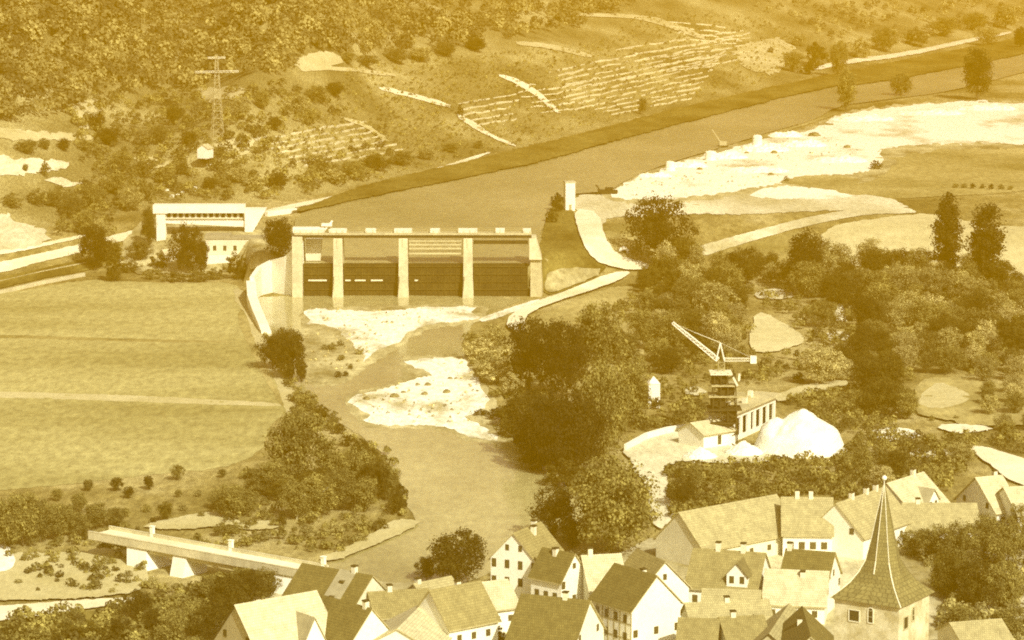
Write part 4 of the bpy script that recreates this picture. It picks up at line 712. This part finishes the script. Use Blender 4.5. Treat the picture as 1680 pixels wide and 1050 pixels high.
house('barn', 'long barn with a faded roof and dark-edged open gable beside the building yard', (1115, 841), (1272, 812), 8.8, 5.6, 3.8, W2, rl, [], [(2, 5, .8, .9)], [], cat='barn')
house('house', 'house with pale roof and bright right gable behind the village trees', (1364, 817), (1284, 816), 9.2, 5.0, 4.4, W1, rl, [(5, 2, .8, 1)], [(2.4, 4, 1.0, 1.2)], [(.42, 0, 1.2), (.7, 0, 1.2)])
house('house', 'house with a slanting pale roof directly left of the church spire', (1373, 826), (1452, 799), 9.2, 5.0, 4.4, W1, rl, [(5, 2, .8, 1)], [(2.6, 3, .8, 1)], [(.3, 0, 1), (.6, 0, 1), (.8, 0, 1)])
house('house', 'rambling pale-roofed house with chimney directly right of the spire tip', (1456, 793), (1514, 775), 9, 5.4, 4.2, W1, rp, [(5, 1, .8, 1)], [(2.8, 3, .8, 1)], [(.72, 0, 1.1)], (.6, 3.4, 5.6, 7.4, .9))
house('house', 'broad bright farm house with pale roof at the upper right of the village', (1602, 784), (1642, 780), 8.2, 6.2, 3.4, W1, rp, [(4, 2, .8, 1)], [(2, 2, .8, 1)], [(.8, .4, 1.1)])
house('barn', 'low barn with a long pale roof behind the churchyard thicket', (1482, 826), (1600, 826), 6.2, 5.4, 3.0, W2, rl, [], [(1.8, 4, .8, .8)], [(.2, 0, .8)], cat='barn')
house('barn', 'large bright shed at the right edge of the village', (1648, 800), (1740, 795), 7.4, 6.0, 4.0, W1, rp, [(3, 2, .8, 1)], [(2.4, 4, .8, 1)], cat='barn')
house('shed', 'small shed with pale roof in the yard below the white dormer', (1155, 966), (1246, 969), 6.0, 3.4, 3.4, W2, rl, [], [(1.8, 3, .9, .8)], cat='shed')
house('shed', 'long shed with pale roof second below the white dormer', (1126, 990), (1258, 984), 5.4, 3.2, 3.0, W2, rl, [], [(1.6, 5, .8, .8)], [(.5, 0, .7)], cat='shed')
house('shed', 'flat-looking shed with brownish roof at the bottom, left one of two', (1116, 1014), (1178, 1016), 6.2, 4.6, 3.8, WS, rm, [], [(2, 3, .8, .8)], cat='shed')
house('shed', 'flat-looking shed with brownish roof at the bottom, right one of two', (1182, 1013), (1250, 1010), 6.4, 4.6, 3.9, W1, rm, [], [(2, 3, .8, .8)], [(.3, 0, .8)], cat='shed')
house('house', 'wide dark-roofed house with a white right gable at the bottom centre', (966, 986), (858, 975), 9.6, 5.8, 4.4, W1, rd, [(5, 2, .8, 1)], [(2.4, 4, .8, 1)], [(.35, 0, .9)])
house('shed', 'small shed with a pale roof leaning beside the tall white gabled house', (830, 951), (780, 957), 7.2, 4.4, 4.2, W1, rp, [], [(2.6, 2, .8, .9)], cat='shed')
house('shed', 'low outbuilding with a faded roof left of the big round village tree', (680, 958), (738, 946), 6.2, 3.4, 3.6, W2, rl, [], [(1.8, 2, .8, .9)], [(.1, 0, .7)], cat='shed')
house('shed', 'low outbuilding with a brown roof behind the pointed sunlit gable', (606, 972), (700, 966), 6.4, 4.4, 3.6, W2, rm, [], [(1.8, 3, .8, .9)], [(.35, 0, .9)], cat='shed')
house('house', 'house with dark right roof slope just left of the church tower', (1330, 1045), (1316, 996), 8.6, 5.0, 3.8, W2, rd, [(3, 2, .8, 1)], [], [(.6, .8, .8)])
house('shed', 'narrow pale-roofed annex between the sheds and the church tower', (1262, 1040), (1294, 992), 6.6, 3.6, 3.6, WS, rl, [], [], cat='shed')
# ------------------------------------------------------------------ church tower
DT = 388.0; cr = ray(1475, 994) * DT; cc = np.array([cr[0], cr[1], CAM_H + cr[2]]); TH = math.radians(32.5); SD = 9.0
ux = np.array([-math.cos(TH), math.sin(TH)]); uy = np.array([math.sin(TH), math.cos(TH)])      # along the left face, along the right face
ctr = cc[:2] + ux * SD / 2 + uy * SD / 2; EZ = float(cc[2]); gz = float(hg(ctr[0], ctr[1]))
ch = empty('church_tower', (ctr[0], ctr[1], gz), math.atan2(-ux[1], -ux[0]), 'square church tower with a flared slate spire and small bell openings', 'church'); EZ -= gz
h = SD / 2; mb = MB(); mb.box(-h, h, -h, h, -1, EZ - .1); tw = mb.build('wall', M['stone'], ch)
mb = MB(); mb.box(-h - .12, h + .12, -h - .12, h + .12, EZ - .35, EZ - .12); mb.build('cornice', M['concrete'], tw)
def sqoct(r, k, z): # ring of 8 from square (k=0) to octagon (k=1)
    out = []
    for i in range(8):
        t = math.pi / 4 * i + math.pi / 4; sq = 1 / max(abs(math.cos(t)), abs(math.sin(t))); q = r * (sq * (1 - k) + 1.05 * k); out.append((q * math.cos(t), q * math.sin(t), z))
    return out
prof = [(h + .5, 0, EZ - .1), (h - .45, 0, EZ + .75), (h - 1.35, .1, EZ + 1.8), (2.55, .45, EZ + 3.1), (2.05, .8, EZ + 4.6), (1.5, 1, EZ + 7.4), (.84, 1, EZ + 10.6), (.08, 1, EZ + 14.2)]
mb = MB(); rings = [sqoct(*p) for p in prof]
for a in range(len(rings) - 1):
    for i in range(8):
        j = (i + 1) % 8; q = [rings[a][i], rings[a][j], rings[a + 1][j], rings[a + 1][i]]; mb.face(q, 0, [(0, prof[a][2]), (1.6, prof[a][2]), (1.3, prof[a + 1][2]), (.3, prof[a + 1][2])])
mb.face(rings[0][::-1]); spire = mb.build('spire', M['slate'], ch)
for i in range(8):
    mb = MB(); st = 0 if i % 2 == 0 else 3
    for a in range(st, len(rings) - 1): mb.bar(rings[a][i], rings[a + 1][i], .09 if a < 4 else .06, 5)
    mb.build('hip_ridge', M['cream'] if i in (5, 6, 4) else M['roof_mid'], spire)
mb = MB(); mb.bar((0, 0, EZ + 14.1), (0, 0, EZ + 14.9), .06)
bm_r = .34
for k in range(6):
    a0 = math.pi * k / 6; a1 = math.pi * (k + 1) / 6; mb.bar((0, 0, EZ + 15.1 - bm_r * math.cos(a0)), (0, 0, EZ + 15.1 - bm_r * math.cos(a1)), max(.01, bm_r * math.sin(a0)), 10, max(.01, bm_r * math.sin(a1)))
mb.build('finial', M['white'], spire)
def opening(face, u, z, w_, h_, mat, name, arch=False):
    """face l: the broad left-hand face (y = -h in local axes), r: the sunlit right-hand one (x = +h)"""
    mb = MB(); n = 8; pts = [(-w_ / 2, -h_ / 2), (w_ / 2, -h_ / 2)] + ([(w_ / 2 * math.cos(math.pi * k / n), h_ / 2 - w_ / 2 + w_ / 2 * math.sin(math.pi * k / n)) for k in range(n + 1)] if arch else [(w_ / 2, h_ / 2), (-w_ / 2, h_ / 2)])
    def loc(p, d): return (u + p[0], -h - d, z + p[1]) if face == 'l' else (h + d, u + p[0], z + p[1])
    mb.face([loc(p, .03) for p in pts]); fr = mb.build(name, mat, tw)
    mb = MB(); m = len(pts)
    for i in range(m): p, q = pts[i], pts[(i + 1) % m]; mb.bar(loc(p, .05), loc(q, .05), .09, 4)
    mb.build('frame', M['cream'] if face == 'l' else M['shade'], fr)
    if name == 'bell_opening':
        for k in range(1, 7):
            zz = -h_ / 2 + h_ * k / 7.5; mb = MB(); a, b = loc((-w_ / 2, zz), .06), loc((w_ / 2, zz), .06); mb.bar(a, b, .035, 4)
            mb.build('louvre', M['shade'], fr) if k % 3 == 0 else None
# left face runs from the corner towards -x in local axes
opening('l', h - (1475 - 1394) / 118 * SD / math.cos(TH) * .845 , EZ - 2.1, 1.5, 1.5, M['dark'], 'bell_window')
opening('l', h - (1475 - 1424) / 118 * SD / math.cos(TH) * .845, EZ - 1.75, .75, 2.0, M['dark'], 'bell_opening', True)
opening('r', -h + (1489 - 1475) / 118 * SD / math.sin(TH) * 1.0, EZ - 2.6, 1.3, 1.6, M['dark'], 'bell_window')
opening('r', -h + (1504 - 1475) / 118 * SD / math.sin(TH) * 1.0, EZ - 1.9, .7, 1.8, M['dark'], 'bell_opening', True)
house('churchyard_building', 'low pale building with faded roof right of the church tower', (1560, 1022), (1640, 1016), 5, 4.5, 3, W2, rl, [], [(1.6, 3, .8, .8)], cat='building')
# ------------------------------------------------------------------ road bridge at the lower left
a = onz(148, 877, 4.2); b = onz(503, 942, 4.2); d = b - a; Ln = float(np.hypot(d[0], d[1])); ang = math.atan2(d[1], d[0])
rb = empty('road_bridge', (a[0], a[1], 0), ang, 'long pale concrete road bridge on slanting piers at the lower left', 'bridge')
mb = MB(); mb.box(0, Ln, 0, 5, 3.3, 4.2); mb.build('deck', M['road'], rb)
for y in (0, 4.8):
    mb = MB(); mb.box(-.3, Ln + .3, y - .16, y + .14, 3.45, 4.7); mb.box(-.3, Ln + .3, y - .2, y + .18, 4.71, 4.8); p_ = mb.build('parapet', M['concrete'], rb)
for t in (.2, .57, .985):
    mb = MB(); mb.box(Ln * t - .35, Ln * t + .35, 4.6, 5.1, 3.3, 5.9); mb.box(Ln * t - .42, Ln * t + .42, 4.5, 5.2, 5.9, 6.05); mb.build('post', M['white'], rb)
def bridge_pier(x0, x1, lean, name='pier'):
    mb = MB(); mb.hexa([(x0 + lean, -1.6, -1.5), (x1 + lean, -1.6, -1.5), (x1 + lean, 5, -1.5), (x0 + lean, 5, -1.5), (x0, .2, 3.29), (x1, .2, 3.29), (x1, 4.6, 3.29), (x0, 4.6, 3.29)]); mb.build(name, M['white'], rb)
def bx_(px): # position along the bridge of a picture column
    for k in range(400):
        t = Ln * k / 400; p = a + d * (t / Ln)
        if project(*p)[0] >= px: return t
    return Ln
bridge_pier(bx_(206), bx_(238), 1.6, 'abutment'); bridge_pier(bx_(282), bx_(303), .4); bridge_pier(bx_(448), bx_(480), .8)
mb = MB(); mb.box(bx_(206), Ln, .5, 4.5, 2.6, 3.28); mb.build('girder', M['concrete_old'], rb)
# ------------------------------------------------------------------ crane, scaffold and the unfinished building
P = ground(1184, 728); s = ppm(P); CZ = (728 - 590) / s
cr_ = empty('tower_crane', P, 0, 'pale tower crane with a raised jib over the building site', 'crane')
def cp(px, py, y=0): return ((px - 1184) / s, y, (728 - py) / s)
def lattice(a, b, w0, w1, n, r, name, mat, parent):
    a = Vector(a); b = Vector(b); ax = (b - a).normalized(); up = Vector((0, 1, 0)); sd = ax.cross(up).normalized(); mb = MB(); prev = None
    for k in range(n + 1):
        t = k / n; c = a.lerp(b, t); w = (w0 + (w1 - w0) * t) / 2; ring = [c + up * w * i + sd * w * j for i, j in ((1, 1), (-1, 1), (-1, -1), (1, -1))]
        for i in range(4): mb.bar(ring[i], ring[(i + 1) % 4], r * .7)
        if prev:
            for i in range(4): mb.bar(prev[i], ring[i], r); mb.bar(prev[i], ring[(i + 1) % 4], r * .6)
        prev = ring
    return mb.build(name, mat, parent)
lattice((0, 0, 0), cp(1182, 592), 1.5, 1.2, 12, .07, 'mast', M['wood'], cr_)
jib = lattice(cp(1176, 588), cp(1102, 527), .8, .45, 12, .09, 'jib', M['white'], cr_)
lattice(cp(1186, 588), cp(1233, 588), .6, .5, 7, .07, 'counter_jib', M['cream'], cr_)
mb = MB(); x, y, z = cp(1235, 588); mb.box(x - .7, x + .5, -.6, .6, z - .7, z + .7); mb.build('counterweight', M['white'], cr_)
mb = MB(); ap = cp(1180, 560)
for q in (cp(1173, 590, -.5), cp(1187, 590, -.5), cp(1173, 590, .5), cp(1187, 590, .5)): mb.bar(q, ap, .13)
mb.build('apex_frame', M['white'], cr_)
mb = MB(); mb.bar(ap, cp(1138, 543), .07); mb.bar(cp(1138, 543), cp(1104, 528), .04); mb.bar(ap, cp(1233, 586), .03); mb.build('tie_rod', M['cream'], cr_)
P2 = P + np.array([0.3, -1.2, 0]); sc_ = empty('scaffold_tower', P2, 0, 'dark timber scaffold tower with pale platforms around the crane mast', 'scaffold')
def sp(px, py, y=0): return ((px - 1186) / s, y, (728 - py) / s)
mb = MB()
for px in (1164, 1178, 1192, 1208):
    for y in (-2, 2.4): mb.bar(sp(px, 728, y), sp(px + (1186 - px) * .25, 606, y), .14)
for k in range(5):
    z0, z1 = 728 - 24 * k, 704 - 24 * k
    for y in (-2, 2.4): mb.bar(sp(1164 + k * 1.3, z0, y), sp(1208 - k * 1.3, z1, y), .1); mb.bar(sp(1208 - k * 1.3, z0, y), sp(1164 + k * 1.3, z1, y), .1)
mb.build('post_frame', M['dark'], sc_)
for py, a0, a1, mt in ((609, 1162, 1198, 'cream'), (628, 1164, 1206, 'wood'), (646, 1160, 1222, 'wood'), (668, 1158, 1214, 'dark'), (690, 1162, 1210, 'dark')):
    mb = MB(); x0, _, z = sp(a0, py); x1, _, _ = sp(a1, py); mb.box(x0, x1, -2.4, 2.8, z, z + .25); mb.build('platform', M[mt], sc_)
for (a0, a1, p0, p1) in ((1165, 1190, 614, 624), (1178, 1202, 633, 643), (1164, 1186, 650, 662), (1190, 1206, 672, 686)):
    mb = MB(); x0, _, z1 = sp(a0, p0); x1, _, z0 = sp(a1, p1); mb.box(x0, x1, -1.4, 1.9, z0, z1); mb.build('tarpaulin', M['steel'], sc_)
for p, q in (((1199, 612), (1206, 626)), ((1209, 606), (1208, 618))):
    mb = MB(); mb.bar(sp(*p, -2.6), sp(*q, -2.6), .28); mb.build('ladder', M['cream'], sc_)
a = onz(1193, 729, 0); b = onz(1272, 694, 0); a[2] = b[2] = float(hg(a[0], a[1])); d = b - a; Ln = float(np.hypot(d[0], d[1])); ang = math.atan2(d[1], d[0]); HB = 5.6
ub = empty('unfinished_building', a, ang, 'white unfinished building with tall window openings and a flat slab roof', 'building')
mb = MB(); mb.box(0, Ln, 0, .4, -1, .8); mb.box(0, Ln, 0, .4, HB - 1.2, HB)
n = 7
for k in range(n + 1): x = (Ln - .9) * k / n; mb.box(x, x + .9 + (.8 if k in (0, 3) else 0), .002, .398, .8, HB - 1.2)
mb.box(-.002, .4, .401, 4, -1, HB); mb.box(Ln - .4, Ln, .401, 4, -1, HB); mb.box(.401, Ln - .401, 3.6, 4, -1, HB); mb.build('wall', M['white'], ub)
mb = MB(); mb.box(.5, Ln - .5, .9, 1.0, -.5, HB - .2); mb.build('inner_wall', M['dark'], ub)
mb = MB(); mb.box(-.6, Ln + .8, -.9, 4.6, HB + .01, HB + .55); mb.build('roof_slab', M['concrete_old'], ub)
for k in range(6): mb = MB(); x = 1.5 + k * 3.4; mb.box(x, x + 1.2, 1 + (k % 3) * .8, 1.8 + (k % 3) * .8, HB + .56, HB + 1.3 + .5 * (k % 2)); mb.build('roof_crate', M['cream'] if k % 2 else M['wood'], ub)
house('site_hut', 'bright site building with a low pitched roof left of the scaffold', (1134, 694), (1186, 686), 5.0, 3.6, 3.3, W1, rp, [], [(1.8, 1, .9, 1.8)], cat='hut')
mb = MB(); P3 = ground(1160, 728); s3 = ppm(P3)
for k in range(3): mb.box(k * 1.1, k * 1.1 + .4, 0, .4, -.5, 4.6)
mb.box(-.2, 2.8, -.1, .5, 4.61, 5.0); o = mb.build('column_frame', M['white'], label='white concrete column frame standing before the scaffold', cat='columns'); o.location = P3
wallpath('yard_wall', [(1026, 742), (1060, 724), (1095, 714), (1126, 708)], [1.6, 1.7, 1.7, 1.5], .5, M['white'], 'low bright wall at the back of the building yard')
# heaps
def heap(name, px, py, wpx, hpx, mat, label, cat='heap', seed=1, peaks=((0, 0, 1, .5),), group=None, dpt=None, pw=1.0, rg=.07):
    p = ground(px, py); s = ppm(p); w = wpx / s; H = hpx / s; n = 46; V = []; F = []; dd = dpt or w * .8
    for i in range(n):
        for j in range(n):
            x = (i / (n - 1) - .5); y = (j / (n - 1) - .5); rr = math.hypot(x, y) * 2; z = 0
            for cx, cy, hh, ww in peaks: q = math.hypot(x - cx, (y - cy)) / ww; z = max(z, hh * max(0, 1 - q ** pw) ** .85)
            z = z * min(1, max(0, (1 - rr) * 5)) * (1 + .10 * float(vnoise(i * .35 + seed, j * .35))) + (float(vnoise(i * .5 + seed * 7, j * .5)) - .5) * rg * 2
            V.append((x * w, y * dd, z * H - (.5 if rr > .98 else 0)))
    for i in range(n - 1):
        for j in range(n - 1): a_ = i * n + j; F.append((a_, a_ + n, a_ + n + 1, a_ + 1))
    me = bpy.data.meshes.new(name); me.from_pydata(V, [], F); me.materials.append(mat); me.polygons.foreach_set("use_smooth", [True] * len(F)); me.update()
    o = bpy.data.objects.new(name, me); COL.objects.link(o); o.location = p + np.array([0, dd * .4, 0]); return tag(o, label, cat, group)
M['heapwhite'] = noise_mat('white_gravel_heap', (.80, .75, .50), (.93, .89, .66), (.3, .3, .3), (1.6, 1.6, 1.6), fine_amt=.08, bump=.2)
heap('gravel_heap', 1316, 750, 160, 70, M['heapwhite'], 'huge glaring white gravel heap right of the unfinished building', seed=3, rg=.02, peaks=((.03, 0, 1, .60), (-.24, 0, .82, .44), (.22, -.05, .70, .5)))
heap('gravel_heap', 1222, 752, 76, 24, M['heapwhite'], 'low white gravel heap in front of the unfinished building', seed=5)
heap('gravel_heap', 1150, 758, 70, 20, M['heapwhite'], 'low white gravel heap in the left of the building yard', seed=6)
for px, py, w, h_, lb_ in ((1100, 281, 18, 15, 'round white heap on the sand nearest the white tower'), (1166, 264, 20, 15, 'round white heap on the sand, middle of three'), (1243, 240, 18, 17, 'round white heap on the sand farthest from the white tower')):
    heap('sand_heap', px, py, w, h_, M['heapwhite'], lb_, seed=px, group='round white heaps on the sand', peaks=((0, 0, 1, .95),), pw=2.2)
for i, (px, py, w, h_) in enumerate(((1075, 292, 60, 7), (1130, 276, 70, 9), (1190, 262, 80, 12), (1255, 250, 90, 12), (1320, 242, 80, 11), (1290, 226, 60, 9), (1380, 268, 100, 9), (1240, 285, 120, 8), (1420, 200, 110, 9), (1530, 190, 120, 8), (1620, 182, 110, 8))):
    heap('spoil_heap', px, py, w, h_, M['sand'], 'low uneven bank of bright spoil along the far shore, ' + ('rightmost' if i == 10 else ORD[sorted([1075, 1130, 1190, 1255, 1320, 1290, 1380, 1240, 1420, 1530]).index(px)] if i < 10 else ''), seed=i * 3, group='spoil banks along the far shore', peaks=((-.2, 0, .8, .5), (.15, .05, 1, .45), (.3, -.1, .6, .4)), rg=.22, dpt=w / 6)
# ------------------------------------------------------------------ small buildings and machines
P = ground(934, 345); s = ppm(P); tw_ = empty('gauge_tower', P, .2, 'narrow white tower standing at the water corner above the lane', 'tower')
mb = MB(); w = 8 / s; mb.box(-w, w, -w, w, -1, 46 / s); mb.build('wall', M['white'], tw_); mb = MB(); mb.box(-w - .15, w + .15, -w - .15, w + .15, 46 / s + .01, 46 / s + .4); mb.build('roof', M['concrete'], tw_)
mb = MB(); mb.box(-.4, .4, -w - .05, -w, 0, 1.9); mb.build('door', M['wood'], tw_)
P = ground(1072, 668); s = ppm(P); tt = empty('transformer_tower', P, .1, 'small bright white tower hut with a pointed roof among dark trees', 'tower hut')
w = 9.5 / s; H_ = 40 / s; mb = MB(); mb.box(-w, w, -w, w, -1, H_); mb.build('wall', M['white'], tt)
mb = MB(); pts = [(-w - .1, -w - .1), (w + .1, -w - .1), (w + .1, w + .1), (-w - .1, w + .1)]
for i in range(4): a_, b_ = pts[i], pts[(i + 1) % 4]; mb.face([(*a_, H_ + .01), (*b_, H_ + .01), (0, 0, H_ + 1.5)])
mb.build('roof', M['white'], tt); mb = MB(); mb.box(-.5, .5, -w - .05, -w, 0, 2); mb.build('door', M['shade'], tt)
P = ground(1023, 416); s = ppm(P); mb = MB(); r0, r1 = 5.5 / s, 10 / s; pv = None
for k in range(11):
    t = math.pi * k / 10; q = [(r * math.cos(t), r * math.sin(t) * 1.1) for r in (r0, r1)]
    if pv: mb.hexa([(pv[0][0], 0, pv[0][1]), (pv[1][0], 0, pv[1][1]), (pv[1][0], 1.5, pv[1][1]), (pv[0][0], 1.5, pv[0][1]), (q[0][0], 0, q[0][1]), (q[1][0], 0, q[1][1]), (q[1][0], 1.5, q[1][1]), (q[0][0], 1.5, q[0][1])])
    pv = q
ar_ = empty('stone_arch', P, 0, 'little pale stone arch in the grass plot inside the lane bend', 'arch'); mb.build('arch_ring', M['white'], ar_)
mb = MB(); mb.box(-r0, r0, .6, .8, -.3, r0); mb.build('opening', M['dark'], ar_)
P = onz(998, 317, UP + .45); s = ppm(P); bt = empty('work_boat', P, .1, 'dark work boat with a raised bow lying at the canal shore', 'boat')
mb = MB(); mb.hexa([(-14 / s, 0, -.2), (15 / s, 0, -.2), (15 / s, 2.4, -.2), (-14 / s, 2.4, -.2), (-17 / s, -.2, 1.0), (16 / s, -.2, .8), (16 / s, 2.6, .8), (-17 / s, 2.6, 1.0)]); mb.build('hull', M['dark'], bt)
mb = MB(); mb.box(-4 / s, 8 / s, .5, 2, 1.0, 1.7); mb.build('cabin', M['steel'], bt); mb = MB(); mb.bar((-13 / s, 1, .9), (-20 / s, 1, 2.6), .3); mb.build('bow_post', M['dark'], bt)
P = ground(1186, 242); s = ppm(P); ex = empty('excavator', P, 0, 'spindly dark excavator with a leaning boom on the bright sand', 'excavator')
mb = MB(); mb.box(-1.8, 1.8, -1, 1, 0, .8); mb.build('crawler', M['dark'], ex); mb = MB(); mb.box(-1.3, 1.3, -.9, .9, .81, 2.3); mb.build('cab', M['shade'], ex)
mb = MB(); mb.bar((-.8, 0, 1.8), (-18 / s, 0, 30 / s), .28, 4, .16); mb.build('boom', M['shade'], ex)
# lattice mast on the hillside
P = ground(357, 228); s = ppm(P); pm = empty('lattice_mast', P, .3, 'tall faint lattice power mast with two cross arms on the hillside', 'power mast'); H_ = 138 / s
lattice((0, 0, 0), (0, 0, H_), 3.6, .6, 12, .075, 'mast', M['shade'], pm)
for z, w in ((.80, 36), (.965, 14)): lattice((-w / s, 0, H_ * z), (w / s, 0, H_ * z), .5, .5, 8, .07, 'cross_arm', M['cream'], pm)
P = ground(336, 246); house('hillside_hut', 'tiny white hut on the hillside beneath the lattice mast', (332, 238), (341, 236), float(P[2]) + 3.2, 1.8, 2.0, W1, rp, [], [], cat='hut', over=.2, z0=float(P[2]))
P = ground(276, 432); s = ppm(P); o = house('garden_hut', 'small pale garden hut left of the dark round tree by the lock', (266, 410), (292, 408), float(P[2]) + 3.6, 1.8, 2.4, W2, rp, [], [(1.2, 1, .6, .8)], cat='hut', over=.2, z0=float(P[2]))
# terrace walls on the far hillside
rows_ = []
for k in range(9): rows_.append((890 + k * 13, 150 + k * 6.0 - k * k * .1, 300 - k * 20, -.215, 'upper right terraces'))
for k in range(5): rows_.append((1010 + k * 20, 82 + k * 9, 210 - k * 10, -.15, 'topmost terraces'))
for k in range(6): rows_.append((838 + k * 8, 143 + k * 8.5, 40 + k * 8, -.10, 'terraces beside the descending path'))
for k in range(4): rows_.append((1080 + k * 14, 34 + k * 10, 120 - k * 8, .10, 'hilltop terraces'))
for k in range(5): rows_.append((900 + k * 9, 118 + k * 7, 330 - k * 22, -.19, 'upper terraces'))
for k in range(5): rows_.append((745 + k * 6, 172 + k * 9, 110 - k * 8, -.16, 'middle terraces'))
for k in range(7): rows_.append((410 + k * 14, 232 + k * 7, 190 - k * 4, -.17, 'lower left terraces'))
zc = {}
for (x, y, L_, sl, zn) in rows_:
    zc[zn] = zc.get(zn, 0) + 1; wc = 0
    t = R.uniform(0, 10)
    while t < L_:
        l = R.uniform(14, 60); l = min(l, L_ - t)
        if l < 7: break
        P_ = [ground(x + t + l * q, y + (t + l * q) * sl + R.uniform(-1.3, 1.3)) for q in (0, .35, .7, 1)]
        hh = R.uniform(.25, .7); wallpath('terrace_wall', [tuple(p) for p in P_], [hh * .6, hh * 1.2, hh * .7, hh], .5, M['drywall'], f'dry-stone wall of the {zn}, {NTH[zc[zn] - 1]} row, {ORD[wc]}', 'terrace wall', -.5, f'dry-stone walls of the {zn}')
        t += l + R.uniform(1, 12); wc += 1
# boulders
def rock(px, py, wpx, mat, label, group):
    p = ground(px, py); s = ppm(p); w = wpx / s / 2; V = []; F = []; n, m = 10, 6; sd = R.random() * 50
    for i in range(m + 1):
        for j in range(n):
            t = math.pi * i / m; a_ = 2 * math.pi * j / n; q = w * (.75 + .5 * float(vnoise(sd + 2 * math.cos(a_), i + 2 * math.sin(a_)))); V.append((q * math.sin(t) * math.cos(a_), q * math.sin(t) * math.sin(a_), q * .6 * math.cos(t)))
    for i in range(m):
        for j in range(n): F.append((i * n + j, (i + 1) * n + j, (i + 1) * n + (j + 1) % n, i * n + (j + 1) % n))
    me = bpy.data.meshes.new('boulder'); me.from_pydata(V, [], F); me.materials.append(mat); me.update(); o = bpy.data.objects.new('boulder', me); COL.objects.link(o); o.location = p + np.array([0, 0, w * .25]); return tag(o, label, 'boulder', group)
for i, (x, y, w) in enumerate(sorted([(602, 656, 13), (647, 652, 16), (662, 645, 9), (685, 632, 9), (702, 633, 12), (696, 648, 12), (732, 645, 14), (738, 622, 9), (748, 622, 7), (741, 673, 7), (710, 672, 6)])): rock(x, y, w, M['rock'], 'dark boulder on the bright gravel island, ' + (ORD[i] if i < 10 else 'rightmost'), 'boulders on the gravel island')
for i, (x, y, w) in enumerate(sorted([(283, 323, 9), (292, 320, 8), (318, 312, 14), (268, 302, 8), (278, 306, 7), (342, 272, 10), (300, 316, 7), (355, 278, 9), (275, 313, 7), (310, 308, 8)])): rock(x, y, w, M['palerock'], 'pale boulder above the lock bridge, ' + (ORD[i] if i < 9 else 'rightmost'), 'pale boulders above the lock bridge')
for i, (x, y, w) in enumerate(sorted([(1148, 279, 10), (1265, 288, 11), (1310, 207, 9), (1336, 224, 18), (1355, 261, 9), (1270, 252, 12), (1225, 252, 8), (1390, 243, 12)])): rock(x, y, w, M['rock'], 'dark lump on the bright sand, ' + (ORD[i] if i < 7 else 'rightmost'), 'dark lumps on the bright sand')
row([(546, 575, 14, 'bush', 'mid'), (558, 568, 12, 'bush', 'light'), (560, 592, 12, 'bush', 'mid'), (590, 582, 14, 'bush', 'light'), (555, 620, 12, 'bush', 'dark'), (567, 618, 10, 'bush', 'dark'), (532, 574, 10, 'bush', 'light'), (575, 606, 10, 'bush', 'mid')], 'on the weedy gravel below the weir', 'bushes on the weedy gravel')
row([(1568, 309, 10, 'bush', 'mid'), (1582, 309, 9, 'bush', 'mid'), (1596, 310, 10, 'bush', 'dark'), (1612, 310, 9, 'bush', 'mid'), (1626, 311, 10, 'bush', 'dark'), (1642, 311, 10, 'bush', 'mid'), (1658, 312, 9, 'bush', 'mid'), (1437, 278, 16, 'bush', 'dark'), (1290, 298, 10, 'bush', 'mid')], 'in the grassland beyond the stubble field', 'bushes on the far grassland')
for x, y, h_ in ((352, 345, 0),): pass

# ------------------------------------------------------------------ every top-level object says what it is
for o in SC.objects:
    if o.parent is None and o.type in ('MESH', 'EMPTY') and not o.get('kind'): o['kind'] = 'thing'
for o in SC.objects:
    if o.get('label') and not 4 <= len(o['label'].split()) <= 16: print('LABEL', len(o['label'].split()), o['label'])
